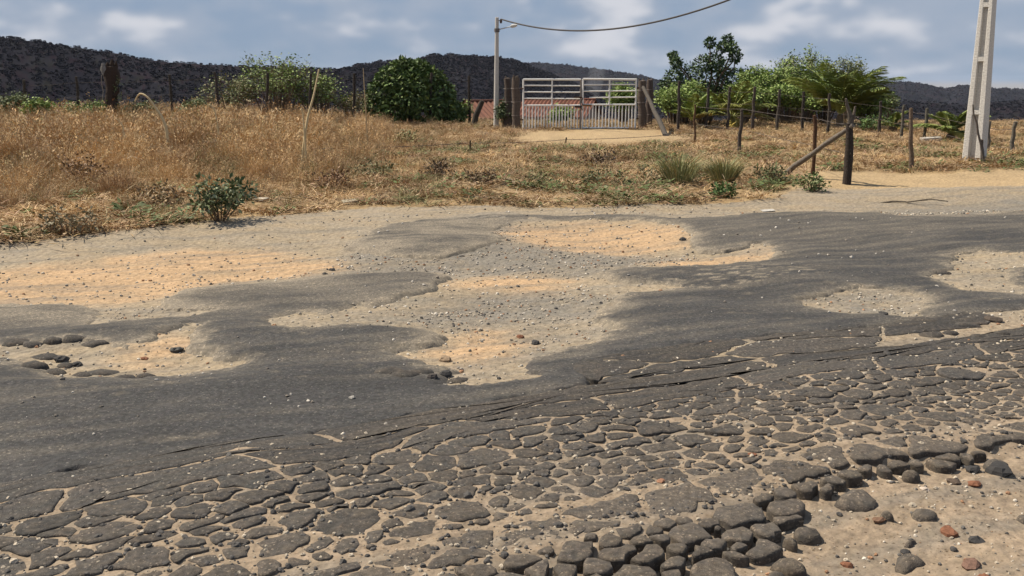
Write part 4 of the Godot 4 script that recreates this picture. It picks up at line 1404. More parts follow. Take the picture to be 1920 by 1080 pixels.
# ------------------------------------------------------------------ poles, lamp, house
func build_poles():
	var p := Vector3(9.552, 0, -21.06)
	p.y = soil_h(p.x, -p.z, 0.0)
	var t := thing("concrete_pole", p, "tall tapering concrete utility pole with recessed ladder face at right", "pole")
	t.rotation.y = -0.80
	var H := 6.2
	var bw := 0.40     # across the flanges at the foot
	var bd := 0.30
	var tw := 0.13
	var td := 0.11
	# two flanges and a web, tapering together
	var wf := func(u: float) -> float: return lerpf(bw, tw, u)
	var df := func(u: float) -> float: return lerpf(bd, td, u)
	for s in [-1.0, 1.0]:
		var mb := Mb.new()
		mb.col = Color(0.72, 0.70, 0.66)
		_taper(mb, H, func(u): return s * (wf.call(u) * 0.5 - 0.16 * wf.call(u)) , func(u): return wf.call(u) * 0.16, df, 0.012)
		obj("flange", mb, mats.concrete, t)
	var web := Mb.new()
	web.col = Color(0.72, 0.70, 0.66)
	_taper(web, H, func(_u): return 0.0, func(u): return wf.call(u) * 0.36 - 0.004, func(u): return df.call(u) * 0.30, 0.0)
	obj("web", web, mats.concrete, t)
	for k in 6:
		var y := 0.42 + 1.02 * k
		if k == 0: y = 0.98
		else: y = 0.98 + k * 1.06
		if y > H - 0.3: break
		var u := y / H
		var rung := Mb.new()
		rung.col = Color(0.72, 0.70, 0.66)
		rung.box(Vector3(0, y, 0), Vector3(wf.call(u) * 0.70, 0.09, df.call(u) * 0.97))
		obj("crosspiece", rung, mats.concrete, t)
	# stake and stick at its foot
	post("fence_post", [9.516, 20.497, -0.087, 0.479], 0.04, "short dark stake against the foot of the concrete pole", "front fence posts", Color(0.17, 0.14, 0.12))
	var s0 := Vector3(9.416, 0.35, -20.35)
	var s1 := Vector3(9.108, 1.176, -20.35)
	var st := Mb.new()
	st.col = Color(0.2, 0.175, 0.155)
	twig(st, Vector3(0.02, -0.3, 0), s1 - s0, 0.028, 0.014, 0.02, 6, 6)
	var so := obj("leaning_stick", st, mats.timber)
	so.position = s0
	tag(so, "thin bent stick leaning up against the concrete pole", "stick")
	# far lamp pole
	var q := Vector3(-0.583, 0, -37.352)
	q.y = soil_h(q.x, -q.z, 0.0)
	var topp := Vector3(-0.534, 3.878, -37.4)
	var lampp := thing("lamp_post", q, "slender pale lamp post behind the left gate post", "lamp post")
	var hh := topp.y - q.y
	var lean := topp.x - q.x
	var sh := Mb.new()
	sh.col = Color(0.62, 0.60, 0.57)
	sh.tube([Vector3(0, -0.3, 0), Vector3(lean * 0.5, hh * 0.5, 0), Vector3(lean, hh, 0)], [0.105, 0.085, 0.065], 10)
	obj("shaft", sh, mats.concrete, lampp)
	var arm := Mb.new()
	arm.col = Color(0.42, 0.42, 0.42)
	arm.tube([Vector3(lean + 0.04, hh - 0.42, 0), Vector3(lean + 0.3, hh - 0.36, 0.05), Vector3(lean + 0.52, hh - 0.31, 0.08)], [0.02, 0.018, 0.016], 6)
	obj("arm", arm, mats.metal, lampp)
	var head := Mb.new()
	head.col = Color(0.7, 0.7, 0.68)
	head.tube([Vector3(lean + 0.48, hh - 0.32, 0.075), Vector3(lean + 0.54, hh - 0.30, 0.08), Vector3(lean + 0.64, hh - 0.28, 0.09), Vector3(lean + 0.72, hh - 0.27, 0.1)], [0.03, 0.065, 0.06, 0.03], 9)
	obj("lamp_head", head, mats.gate_paint, lampp)
	var band := Mb.new()
	band.col = Color(0.12, 0.11, 0.11)
	band.tube([Vector3(lean * 0.87, hh - 0.5, 0), Vector3(lean * 0.87, hh - 0.38, 0)], [0.1, 0.1], 9)
	obj("clamp", band, mats.metal, lampp)
	var ins := Mb.new()
	ins.col = Color(0.10, 0.08, 0.075)
	ins.tube([Vector3(lean, hh - 0.1, 0.0), Vector3(lean + 0.16, hh - 0.11, 0.03)], [0.014, 0.014], 5)
	ins.tube([Vector3(lean + 0.14, hh - 0.2, 0.03), Vector3(lean + 0.14, hh - 0.12, 0.03), Vector3(lean + 0.14, hh - 0.05, 0.03)], [0.035, 0.05, 0.03], 8)
	obj("insulator", ins, mats.metal, lampp)
	# the cable swings from the lamp post up to the top of the concrete pole
	var c0 := q + Vector3(lean + 0.15, hh - 0.06, 0.03)
	var c1 := p + Vector3(0.0, H - 0.15, 0.0)
	var cb := Mb.new()
	cb.col = Color(0.06, 0.055, 0.055)
	var cp := []
	var cr := []
	for k in 41:
		var u := k / 40.0
		cp.append(c0.lerp(c1, u) - Vector3(0, 1.55 * 4.0 * u * (1.0 - u), 0)); cr.append(0.026)
	cb.tube(cp, cr, 6)
	tag(obj("overhead_cable", cb, mats.wire), "dark cable sagging from the lamp post across the sky", "cable")

func _taper(mb: Mb, H: float, cx: Callable, w: Callable, d: Callable, ch: float):
	# a tapering bar: centre x, half width x, full depth z, chamfered corners
	var seg := 6
	var prev := []
	for k in seg + 1:
		var u := float(k) / seg
		var y := -0.3 if k == 0 else H * u
		var c: float = cx.call(u)
		var hw: float = w.call(u)
		var hd: float = d.call(u) * 0.5
		if ch > 0.0: pass
		var e := ch if ch > 0.0 else 0.001
		var ring := []
		for o in [[-hw + e, -hd], [hw - e, -hd], [hw, -hd + e], [hw, hd - e], [hw - e, hd], [-hw + e, hd], [-hw, hd - e], [-hw, -hd + e]]:
			ring.append(Vector3(c + o[0], y, o[1]))
		if k > 0:
			for j in 8: mb.quad(prev[j], ring[j], ring[(j + 1) % 8], prev[(j + 1) % 8])
		prev = ring
	for j in range(1, 7): mb.tri(prev[0], prev[j + 1], prev[j])

func build_house(at: Vector3, w: float, dep: float, wall: float, roof: float, turn: float, label: String, wallc: Color, roofc: Color, openings: Array):
	var t := thing("farmhouse", at, label, "house", "low houses behind the gate")
	t.rotation.y = turn
	var mb := Mb.new()
	mb.col = wallc
	var h := w * 0.5
	var e := dep * 0.5
	mb.box(Vector3(0, wall * 0.5 - 0.5, 0), Vector3(w, wall + 1.0, dep))
	for s in [-1.0, 1.0]:
		mb.tri(Vector3(s * h, wall, -e), Vector3(s * h, wall + roof, 0), Vector3(s * h, wall, e))
	obj("wall", mb, mats.plaster, t)
	var rf := Mb.new()
	rf.col = roofc
	# rows of clay tiles as real waves down both slopes
	var cols_n := int(w / 0.24)
	for s in [-1.0, 1.0]:
		for k in cols_n * 4:
			var x0 := lerpf(-h - 0.3, h + 0.3, float(k) / (cols_n * 4))
			var x1 := lerpf(-h - 0.3, h + 0.3, float(k + 1) / (cols_n * 4))
			var y0 := 0.045 * sin(k * PI / 2.0)
			var y1 := 0.045 * sin((k + 1) * PI / 2.0)
			rf.col = roofc * rng.randf_range(0.8, 1.15)
			rf.quad(Vector3(x0, wall + roof + 0.06 + y0, 0), Vector3(x1, wall + roof + 0.06 + y1, 0), Vector3(x1, wall - 0.12 + y1, s * (e + 0.45)), Vector3(x0, wall - 0.12 + y0, s * (e + 0.45)))
	var ro := obj("roof", rf, mats.tile, t)
	var rd := Mb.new()
	rd.col = roofc * 0.95
	rd.tube([Vector3(-h - 0.3, wall + roof + 0.08, 0), Vector3(h + 0.3, wall + roof + 0.08, 0)], [0.09, 0.09], 7)
	obj("ridge_tiles", rd, mats.tile, ro)
	var eb := Mb.new()
	eb.col = Color(0.36, 0.22, 0.17)
	eb.box(Vector3(0, wall - 0.2, e + 0.47), Vector3(w + 0.6, 0.14, 0.05))
	obj("eave_board", eb, mats.plaster, ro)
	for o in openings:
		var d := Mb.new()
		d.col = o[4]
		d.box(Vector3(o[0], o[1], e + 0.012), Vector3(o[2], o[3], 0.05))
		var wd := obj(o[5], d, mats.timber_paint, t)
		var fr := Mb.new()
		fr.col = Color(0.4, 0.36, 0.32)
		for s in [-1.0, 1.0]: fr.box(Vector3(o[0] + s * (o[2] * 0.5 + 0.035), o[1], e + 0.03), Vector3(0.06, o[3] + 0.12, 0.09))
		fr.box(Vector3(o[0], o[1] + o[3] * 0.5 + 0.035, e + 0.032), Vector3(o[2] + 0.01, 0.06, 0.09))
		obj("frame", fr, mats.timber_paint, wd)

# ------------------------------------------------------------------ single plants and oddments on the verge
func gy(p: Vector3) -> Vector3:
	return Vector3(p.x, soil_h(p.x, -p.z, 0.0), p.z)

func bush_leafy(at: Vector3, w: float, h: float, label: String, cols_: Array, count: int, leaf: float, called := "leafy_bush"):
	var t := thing(called, gy(at), label, "bush")
	var s := Mb.new()
	s.col = Color(0.17, 0.12, 0.08)
	var l := Mb.new()
	for k in 16:
		var an := rng.randf() * TAU
		var o := sqrt(rng.randf()) * w * 0.5
		var top := Vector3(cos(an) * o, h * rng.randf_range(0.35, 1.0) * (1.0 - 0.4 * o / w), sin(an) * o)
		s.tube([Vector3(cos(an) * 0.03, -0.05, sin(an) * 0.03), top * Vector3(0.7, 0.55, 0.7), top], [0.01, 0.007, 0.003], 5)
		blob_leaves(l, top, Vector3.ONE * w * 0.2, count / 16, leaf, cols_, 0.05, 0.1)
	obj("stems", s, mats.bark, t)
	obj("foliage", l, mats.leaf_weed, t)

func tussock(at: Vector3, w: float, h: float, label: String, col: Color):
	var mb := Mb.new()
	mb.up = true
	for k in 420:
		var an := rng.randf() * TAU
		var o := sqrt(rng.randf())
		var root := Vector3(cos(an), 0, sin(an)) * o * w * 0.16
		var ln := o * 0.9 + rng.randfn() * 0.12
		var hh := h * rng.randf_range(0.6, 1.0)
		var dir := Vector3(cos(an + rng.randfn() * 0.3), 0, sin(an + rng.randfn() * 0.3))
		var p1 := root + dir * ln * w * 0.2 + Vector3(0, hh * 0.6, 0)
		var p2 := root + dir * ln * w * 0.52 + Vector3(0, hh * (1.0 - 0.2 * ln), 0)
		var sd := dir.cross(Vector3.UP).rotated(Vector3.UP, rng.randf_range(-1, 1)) * 0.004
		mb.col = col * rng.randf_range(0.6, 1.4) if rng.randf() > 0.22 else Color(0.36, 0.28, 0.13)
		mb.quad(root - sd, p1 - sd, p1 + sd, root + sd)
		mb.tri(p1 - sd, p2, p1 + sd)
	var o := obj("grass_tussock", mb, mats.leaf_light)
	o.position = gy(at)
	tag(o, label, "grass tussock", "green tussocks on the verge")

func stalk(pts: Array, r: float, label: String, col := Color(0.50, 0.40, 0.24)):
	var b: Vector3 = pts[0]
	var g := gy(b)
	var q := [Vector3(0, -0.1, 0)]
	var rad := [r]
	for k in range(1, pts.size()):
		q.append(pts[k] - g)
		rad.append(lerpf(r, r * 0.35, float(k) / (pts.size() - 1)))
	# smooth the bends
	var q2 := []
	var r2 := []
	for k in q.size() - 1:
		for e in 4:
			var t := e / 4.0
			var a: Vector3 = q[maxi(k - 1, 0)]
			var d: Vector3 = q[mini(k + 2, q.size() - 1)]
			q2.append(q[k].cubic_interpolate(q[k + 1], a, d, t))
			r2.append(lerpf(rad[k], rad[k + 1], t))
	q2.append(q[q.size() - 1]); r2.append(rad[q.size() - 1])
	var mb := Mb.new()
	mb.col = col
	mb.tube(q2, r2, 6)
	var o := obj("dry_stalk", mb, mats.straw)
	o.position = g
	tag(o, label, "stalk", "tall dry stalks in the grass")
	return o

func slab(at: Vector3, sx: float, sz: float, sy: float, yaw: float, label: String, col: Color, called: String, category: String):
	var mb := Mb.new()
	mb.col = col
	mb.box(Vector3.ZERO, Vector3(sx, sz, sy), Basis.from_euler(Vector3(PI / 2, 0, 0)), minf(0.008, sy * 0.3))
	var o := obj(called, mb, mats.plaster)
	o.position = gy(at) + Vector3(0, sy * 0.5 + (0.03 if sy > 0.01 else 0.012), 0)
	o.rotation = Vector3(0.12, yaw, 0.06)
	tag(o, label, category)

func build_oddments():
	slab(Vector3(-3.395, 0, -13.679), 0.24, 0.11, 0.025, -0.75, "pale broken board lying beside the leafy bush", Color(0.50, 0.44, 0.36), "broken_board", "board")
	slab(Vector3(-2.216, 0, -13.804), 0.20, 0.14, 0.03, 0.4, "cracked pale slab lying on the road verge", Color(0.40, 0.36, 0.27), "broken_slab", "slab")
	slab(Vector3(3.363, 0, -13.259), 0.17, 0.10, 0.006, 0.1, "flat white scrap on the far shoulder", Color(0.5, 0.48, 0.45), "paper_scrap", "litter")
	slab(Vector3(11.757, 0, -28.711), 0.55, 0.2, 0.1, 0.05, "long pale block lying in front of the back fence", Color(0.5, 0.48, 0.45), "concrete_block", "block")
	# crumpled pale sack
	var sk := Mb.new()
	var f := noise(0.9, 5, 3)
	var ring := []
	for a in 9:
		for b in 14:
			var ph := PI * 0.5 * a / 8.0
			var th := TAU * b / 14.0
			var p := Vector3(sin(ph) * cos(th), cos(ph), sin(ph) * sin(th))
			var k := 1.0 + 0.55 * f.get_noise_3dv(p * 2.2)
			ring.append(Vector3(p.x * 0.30 * k, p.y * 0.10 * k, p.z * 0.17 * k))
	sk.col = Color(0.46, 0.40, 0.30)
	for a in 8:
		for b in 14:
			var i0 := a * 14 + b
			var i1 := a * 14 + (b + 1) % 14
			sk.quad(ring[i0], ring[i0 + 14], ring[i1 + 14], ring[i1])
	var so := obj("crumpled_sack", sk, mats.plaster)
	so.position = gy(Vector3(-0.152, 0, -16.074)) + Vector3(0, -0.01, 0)
	tag(so, "crumpled pale sack lying in the verge grass", "sack")
	# stalks
	stalk([Vector3(-6.744, 0.112, -20), Vector3(-6.74, 0.63, -20), Vector3(-6.814, 0.918, -20), Vector3(-6.944, 1.143, -20), Vector3(-7.076, 1.326, -20), Vector3(-7.235, 1.387, -20.05), Vector3(-7.357, 1.243, -20.1)], 0.036, "hooked pale stalk rising from the left grass")
	stalk([Vector3(-7.759, 0.235, -20.5), Vector3(-7.763, 0.606, -20.5), Vector3(-7.822, 0.817, -20.5), Vector3(-7.922, 0.901, -20.5)], 0.018, "short curled stalk left of the hooked stalk")
	stalk([Vector3(-3.938, -0.012, -19), Vector3(-3.868, 0.482, -19), Vector3(-3.789, 0.97, -19.05), Vector3(-3.675, 1.358, -19.1), Vector3(-3.576, 1.842, -19.2)], 0.034, "tallest straight dry stalk against the green scrub")
	stalk([Vector3(-3.823, 0.856, -18.95), Vector3(-3.855, 1.031, -18.95), Vector3(-3.891, 1.1, -18.9)], 0.02, "broken side stub beside the tallest stalk")
	stalk([Vector3(-7.249, 0.175, -18.5), Vector3(-6.935, 0.26, -18.4), Vector3(-6.78, 0.269, -18.4), Vector3(-6.567, 0.191, -18.3), Vector3(-6.301, 0.075, -18.2)], 0.016, "pale arched stalk fallen in the left grass", Color(0.6, 0.54, 0.44))
	stalk([Vector3(-6.27, 0.703, -22), Vector3(-6.347, 0.962, -22), Vector3(-6.496, 1.142, -22)], 0.022, "slanting dry stalk before the left scrub")
	stalk([Vector3(-3.094, 0.533, -22), Vector3(-3.14, 1.321, -22), Vector3(-3.172, 1.901, -22.1)], 0.016, "thin upright stalk left of the round tree", Color(0.36, 0.27, 0.16))
	# plants
	bush_leafy(Vector3(-3.402, 0, -11.709), 0.74, 0.50, "pale-leaved green bush at the road edge", [Color(0.08, 0.105, 0.045), Color(0.20, 0.22, 0.13), Color(0.06, 0.08, 0.035)], 760, 0.07)
	bush_leafy(Vector3(2.972, 0, -14.26), 0.32, 0.2, "small dark green bush in front of the right tussock", [Color(0.07, 0.12, 0.04), Color(0.10, 0.15, 0.05)], 300, 0.06)
	bush_leafy(Vector3(4.503, 0, -15.266), 0.5, 0.24, "low creeping green bush left of the forked post", [Color(0.08, 0.115, 0.04), Color(0.12, 0.14, 0.06)], 380, 0.06)
	bush_leafy(Vector3(4.21, 0, -16.333), 0.55, 0.26, "leafy weed clump at the foot of the brace pole", [Color(0.09, 0.11, 0.045), Color(0.15, 0.13, 0.07)], 380, 0.06)
	bush_leafy(Vector3(-2.358, 0, -17.258), 0.8, 0.28, "olive weed clump in the grass below the round tree", [Color(0.11, 0.115, 0.05), Color(0.16, 0.14, 0.07)], 420, 0.06)
	bush_leafy(Vector3(1.409, 0, -15.741), 0.7, 0.2, "low green weed patch at the verge middle", [Color(0.10, 0.12, 0.05), Color(0.14, 0.13, 0.07)], 380, 0.055)
	bush_leafy(Vector3(0.335, 0, -15.906), 0.5, 0.2, "olive weed clump right of the pale sack", [Color(0.11, 0.12, 0.05), Color(0.18, 0.16, 0.08)], 300, 0.055)
	bush_leafy(Vector3(-1.147, 0, -16.783), 0.6, 0.28, "dark brown dead brush clump in the verge", [Color(0.07, 0.05, 0.035), Color(0.13, 0.09, 0.055)], 360, 0.06, "dead_brush")
	bush_leafy(Vector3(1.685, 0, -19.834), 0.75, 0.32, "black burnt brush clump before the gate track", [Color(0.05, 0.038, 0.03), Color(0.12, 0.08, 0.05)], 380, 0.06, "dead_brush")
	bush_leafy(Vector3(-6.588, 0, -15.741), 0.8, 0.42, "rust-brown dead bush in the left grass", [Color(0.13, 0.075, 0.04), Color(0.2, 0.12, 0.06)], 520, 0.06, "dead_brush")
	bush_leafy(Vector3(-4.754, 0, -10.78), 0.55, 0.24, "grey-green matted bush at the left road edge", [Color(0.15, 0.13, 0.08), Color(0.22, 0.17, 0.10)], 420, 0.05, "dead_brush")
	bush_leafy(Vector3(11.685, 0, -32.99), 0.9, 0.5, "low green bush at the foot of the big palm", [Color(0.07, 0.12, 0.04), Color(0.11, 0.16, 0.05)], 420, 0.09)
	bush_leafy(Vector3(-0.456, 0, -15.741), 0.5, 0.22, "brown dead brush left of the pale sack", [Color(0.10, 0.07, 0.045), Color(0.17, 0.12, 0.07)], 300, 0.055, "dead_brush")
	bush_leafy(Vector3(-4.489, 0, -12.863), 0.6, 0.26, "tangled straw-coloured dead brush left of the leafy bush", [Color(0.28, 0.2, 0.11), Color(0.16, 0.11, 0.06)], 380, 0.06, "dead_brush")
	bush_leafy(Vector3(-2.818, 0, -15.741), 0.6, 0.26, "reddish dead brush behind the pale slab", [Color(0.2, 0.11, 0.06), Color(0.13, 0.08, 0.05)], 340, 0.055, "dead_brush")
	bush_leafy(Vector3(-2.654, 0, -25.406), 0.95, 0.34, "olive bush in the field before the round tree", [Color(0.14, 0.14, 0.06), Color(0.19, 0.17, 0.08)], 420, 0.07)
	bush_leafy(Vector3(2.191, 0, -16.333), 0.6, 0.22, "grey-green weed clump left of the tussocks", [Color(0.15, 0.15, 0.08), Color(0.2, 0.17, 0.1)], 320, 0.05)
	tussock(Vector3(2.639, 0, -16.074), 1.1, 0.64, "left of the two green grass tussocks on the verge", Color(0.19, 0.20, 0.10))
	tussock(Vector3(3.457, 0, -16.6), 0.95, 0.56, "right green grass tussock next to the low bush", Color(0.18, 0.19, 0.095))
	# fallen branches near the road
	for e in [[Vector3(2.529, 0, -14.534), 0.5, 0.5, "fallen grey twig on the verge before the tussocks"], [Vector3(-3.151, 0, -14.396), 0.35, 0.1, "fallen twig beside the pale board"], [Vector3(-0.451, 0, -14.26), 0.3, -0.3, "fallen twig at the verge edge below the sack"], [Vector3(5.567, 0, -14.26), 0.6, 0.05, "dark branch lying on the far shoulder at right"]]:
		var mb := Mb.new()
		mb.col = Color(0.30, 0.25, 0.19)
		twig(mb, Vector3(-e[1], 0.02, 0), Vector3(e[1], 0.03, 0), 0.014, 0.007, 0.05, 6, 5)
		twig(mb, Vector3(0, 0.025, 0), Vector3(e[1] * 0.5, 0.1, e[1] * 0.3), 0.009, 0.004, 0.05, 4, 4)
		var o := obj("fallen_twig", mb, mats.timber)
		o.position = gy(e[0])
		o.rotation.y = e[2]
		tag(o, e[3], "twig", "fallen twigs")

func build_trees():
	var mango := [Color(0.075, 0.115, 0.04), Color(0.10, 0.15, 0.048), Color(0.14, 0.185, 0.06), Color(0.06, 0.09, 0.035)]
	var cl := [[Vector3(0, 1.6, 0), Vector3(0.95, 0.75, 0.9)]]
	for e in [[-1.0, 1.2, 0.3, 0.62], [-0.75, 1.75, 0.2, 0.55], [-0.25, 2.1, 0.1, 0.5], [0.3, 2.05, 0.0, 0.5], [0.8, 1.7, 0.1, 0.55], [1.15, 1.2, 0.2, 0.6], [1.35, 0.65, 0.3, 0.6], [-1.25, 0.7, 0.35, 0.55], [0.0, 1.0, 0.75, 0.7], [-0.6, 0.55, 0.7, 0.6], [0.7, 0.6, 0.75, 0.65], [0.3, 1.5, 0.6, 0.55], [-0.4, 1.5, 0.65, 0.5], [1.75, 0.3, 0.2, 0.4]]:
		cl.append([Vector3(e[0], e[1], e[2]), Vector3(e[3], e[3] * 0.75, e[3])])
	var p := gy(Vector3(-3.996, 0.26, -40.5))
	clump_tree("mango_tree", p, "round dense dark green tree behind the left fence", "tree", cl, 1300, 0.19, mango, mats.leaf_dark, 0.1, "", 0.45, 0.7)
	# dark tree with tufted shoots right of the gate
	var neem := [Color(0.06, 0.095, 0.04), Color(0.085, 0.12, 0.05), Color(0.05, 0.08, 0.04)]
	cl = [[Vector3(0, 1.9, 0), Vector3(0.9, 0.7, 0.8)]]
	for e in [[-1.5, 2.0, 0.42], [-1.25, 1.6, 0.5], [-0.85, 2.15, 0.45], [-0.4, 2.5, 0.4], [0.05, 2.65, 0.4], [0.5, 2.4, 0.42], [0.95, 1.9, 0.5], [1.5, 2.0, 0.36], [1.85, 1.8, 0.3], [0.2, 1.2, 0.75], [-0.7, 1.2, 0.7], [1.1, 1.2, 0.65], [-1.85, 1.65, 0.3], [1.6, 1.35, 0.5], [-1.5, 1.1, 0.5], [-1.55, 2.6, 0.22], [-0.15, 3.4, 0.2], [0.78, 3.2, 0.2], [0.72, 3.55, 0.21], [0.4, 3.25, 0.22], [-1.6, 2.9, 0.16], [0.95, 2.85, 0.26]]:
		cl.append([Vector3(e[0], e[1] - 0.1, rng.randf_range(-0.4, 0.4)), Vector3(e[2], e[2] * 1.0, e[2])])
	clump_tree("dark_tree", gy(Vector3(8.458, 0.032, -44)), "dark green tree with tufted shoots right of the gate", "tree", cl, 620, 0.15, neem, mats.leaf_dark, 0.1, "", 0.1, 0.3)
	# light shrubs behind the back fence
	var lime := [Color(0.17, 0.24, 0.065), Color(0.21, 0.28, 0.08), Color(0.13, 0.185, 0.055), Color(0.25, 0.30, 0.11)]
	var dull := [Color(0.14, 0.165, 0.08), Color(0.18, 0.20, 0.10), Color(0.105, 0.125, 0.06)]
	feathery("light_shrub", gy(Vector3(6.048, 0.01, -38.5)), "bright green shrub just right of the gate", "shrub", 1.5, 1.6, 34, 26, lime, "shrubs behind the back fence")
	feathery("light_shrub", gy(Vector3(7.674, -0.009, -41)), "bright green shrub under the dark tree", "shrub", 1.2, 1.7, 30, 22, lime, "shrubs behind the back fence")
	feathery("light_shrub", gy(Vector3(10.373, -0.048, -42)), "lime green shrub between dark tree and big palm", "shrub", 2.3, 2.1, 54, 26, lime, "shrubs behind the back fence")
	feathery("light_tree", gy(Vector3(12.185, -0.087, -43)), "tall airy light green tree left of the big palm", "tree", 2.95, 2.5, 70, 22, dull + lime, "shrubs behind the back fence", 0.1)
	feathery("light_shrub", gy(Vector3(11.917, -0.031, -39.5)), "green shrub in front of the airy tree", "shrub", 1.5, 1.6, 34, 26, lime, "shrubs behind the back fence")
	feathery("light_tree", gy(Vector3(14.629, -0.258, -45)), "airy pale tree behind the big palm", "tree", 2.9, 1.9, 44, 18, dull, "shrubs behind the back fence", 0.2)
	feathery("light_shrub", gy(Vector3(13.15, -0.047, -38)), "green shrub right of the big palm", "shrub", 1.35, 1.3, 32, 26, lime, "shrubs behind the back fence")
	feathery("light_shrub", gy(Vector3(14.689, -0.34, -40)), "thin grey-green shrub at the right end of the shrubs", "shrub", 1.4, 0.9, 16, 12, dull, "shrubs behind the back fence", 0.3)
	feathery("light_shrub", gy(Vector3(4.383, -0.114, -40.5)), "bright green shrub seen through the right gate leaf", "shrub", 1.65, 1.2, 26, 30, lime, "shrubs behind the gate")
	feathery("light_shrub", gy(Vector3(1.85, -0.112, -39.5)), "small yellow-green shrub seen through the gate bars", "shrub", 0.6, 0.9, 14, 26, lime, "shrubs behind the gate")
	feathery("light_shrub", gy(Vector3(8.945, -0.011, -40)), "lime green shrub behind the yellowing palm", "shrub", 1.55, 1.5, 32, 24, lime, "shrubs behind the back fence")
	feathery("light_shrub", gy(Vector3(10.715, -0.052, -40)), "dense lime shrub at the foot of the airy tree", "shrub", 1.6, 1.7, 40, 26, lime, "shrubs behind the back fence")
	feathery("light_shrub", gy(Vector3(6.762, -0.052, -40)), "lime green shrub left below the dark tree", "shrub", 1.7, 1.5, 34, 24, lime, "shrubs behind the back fence")
	# palms
	var pg := [Color(0.18, 0.225, 0.07), Color(0.22, 0.265, 0.085), Color(0.14, 0.185, 0.06)]
	palm(gy(Vector3(11.802, -0.004, -37)), "large young coconut palm with upright fronds behind the fence", 24, 2.35, 0.5, 0.75, pg, 0)
	palm(gy(Vector3(8.04, -0.026, -37.5)), "yellowing young coconut palm under the dark tree", 13, 1.7, 0.3, 0.15, [Color(0.19, 0.20, 0.055), Color(0.15, 0.18, 0.05)], 4)
	palm(gy(Vector3(12.41, -0.076, -29)), "small coconut palm left of the concrete pole", 13, 1.05, 0.2, 0.25, pg, 1)
	palm(gy(Vector3(6.317, -0.072, -36)), "small upright palm seedling before the back fence", 9, 1.15, 0.2, 0.5, [Color(0.22, 0.26, 0.09), Color(0.16, 0.21, 0.06)], 2)
	palm(gy(Vector3(12.427, -0.059, -33.5)), "little palm seedling right of the big palm", 9, 0.75, 0.12, 0.1, pg, 1)
	# scrub at left
	feathery("thorn_scrub", gy(Vector3(-10.476, 0.031, -38)), "dull green thorn scrub left of the tallest stalk's scrub", "shrub", 2.0, 2.1, 36, 11, dull + [Color(0.22, 0.19, 0.10)], "thorn scrub at left", 0.4)
	feathery("thorn_scrub", gy(Vector3(-8.811, 0.01, -38.5)), "largest thorn scrub with bare twigs above the fence", "shrub", 2.75, 2.7, 60, 13, dull + lime, "thorn scrub at left", 0.4)
	feathery("thorn_scrub", gy(Vector3(-7.249, 0.01, -38.5)), "green thorn scrub behind the tallest stalk", "shrub", 2.0, 2.0, 40, 13, dull + lime, "thorn scrub at left", 0.2)
	feathery("thorn_scrub", gy(Vector3(-6.086, -0.01, -39)), "brownish thorn scrub left of the round tree", "shrub", 1.4, 1.3, 22, 9, [Color(0.20, 0.16, 0.08), Color(0.14, 0.14, 0.07)], "thorn scrub at left", 0.3)
	feathery("thorn_scrub", gy(Vector3(-2.025, -0.009, -41)), "small green scrub right of the round tree", "shrub", 0.9, 0.9, 16, 16, dull + lime, "thorn scrub at left", 0.1)
	feathery("green_shrub", gy(Vector3(-15.191, 0.237, -33)), "bright green shrub behind the grass at far left", "shrub", 1.05, 0.9, 20, 22, lime, "green shrubs at far left")
	feathery("green_shrub", gy(Vector3(-17.605, 0.076, -36)), "dark green shrub at the left frame edge", "shrub", 1.15, 1.3, 22, 18, dull, "green shrubs at far left")
	feathery("green_shrub", gy(Vector3(-15.3, 0.072, -37)), "low green shrub left of the dead trunk", "shrub", 0.95, 1.7, 26, 18, dull + lime, "green shrubs at far left")
	feathery("green_shrub", gy(Vector3(-13.433, 0.072, -37)), "low dark shrub right of the dead trunk", "shrub", 0.85, 1.1, 18, 12, dull, "green shrubs at far left")
	feathery("green_shrub", gy(Vector3(-11.662, 0.031, -38)), "low green shrub between dead trunk and thorn scrub", "shrub", 1.0, 1.3, 20, 14, dull, "green shrubs at far left", 0.1)
	feathery("green_shrub", gy(Vector3(-0.289, 0.072, -37)), "small dark shrub at the foot of the lamp post", "shrub", 1.0, 0.5, 10, 18, [Color(0.06, 0.08, 0.04)], "shrubs behind the gate")
	# dead trunk
	var b: Array = [-14.385, 36.909, 0.277, 2.325]
	var y := soil_h(b[0], b[1], 0.0)
	var t := thing("dead_tree_trunk", Vector3(b[0], y, -b[1]), "thick broken dead tree trunk at left with pale scar", "tree trunk")
	var mb := Mb.new()
	mb.col = Color(0.085, 0.06, 0.05)
	var hh: float = b[3] - y
	var tp := []
	var tr := []
	for k in 15:
		var u := k / 14.0
		tp.append(Vector3(0.10 * u + 0.03 * sin(u * 9.0), lerpf(-0.3, hh * 0.93, u), 0.02 * sin(u * 7.0)))
		tr.append(lerpf(0.30, 0.22, smoothstep(0.0, 0.4, u)) + 0.035 * sin(u * 17.0) + 0.05 * smoothstep(0.75, 0.9, u))
	tr[14] = 0.2
	mb.tube(tp, tr, 11)
	# splintered crown of the break
	for e in [[0.16, 0.06, 0.16, 0.12], [0.02, 0.10, 0.06, 0.10], [0.26, -0.05, 0.10, 0.08], [-0.06, -0.04, 0.02, 0.07]]:
		mb.tube([Vector3(e[0], hh * 0.86, e[1]), Vector3(e[0] + 0.01, hh * 0.95, e[1]), Vector3(e[0] + 0.03, hh * 0.97 + e[2], e[1])], [e[3], e[3] * 0.8, 0.02], 6)
	mb.tube([Vector3(0.2, hh * 0.5, 0.1), Vector3(0.34, hh * 0.56, 0.12), Vector3(0.38, hh * 0.62, 0.12)], [0.08, 0.06, 0.03], 6)
	obj("trunk", mb, mats.timber, t)
	var sc := Mb.new()
	sc.col = Color(0.36, 0.34, 0.32)
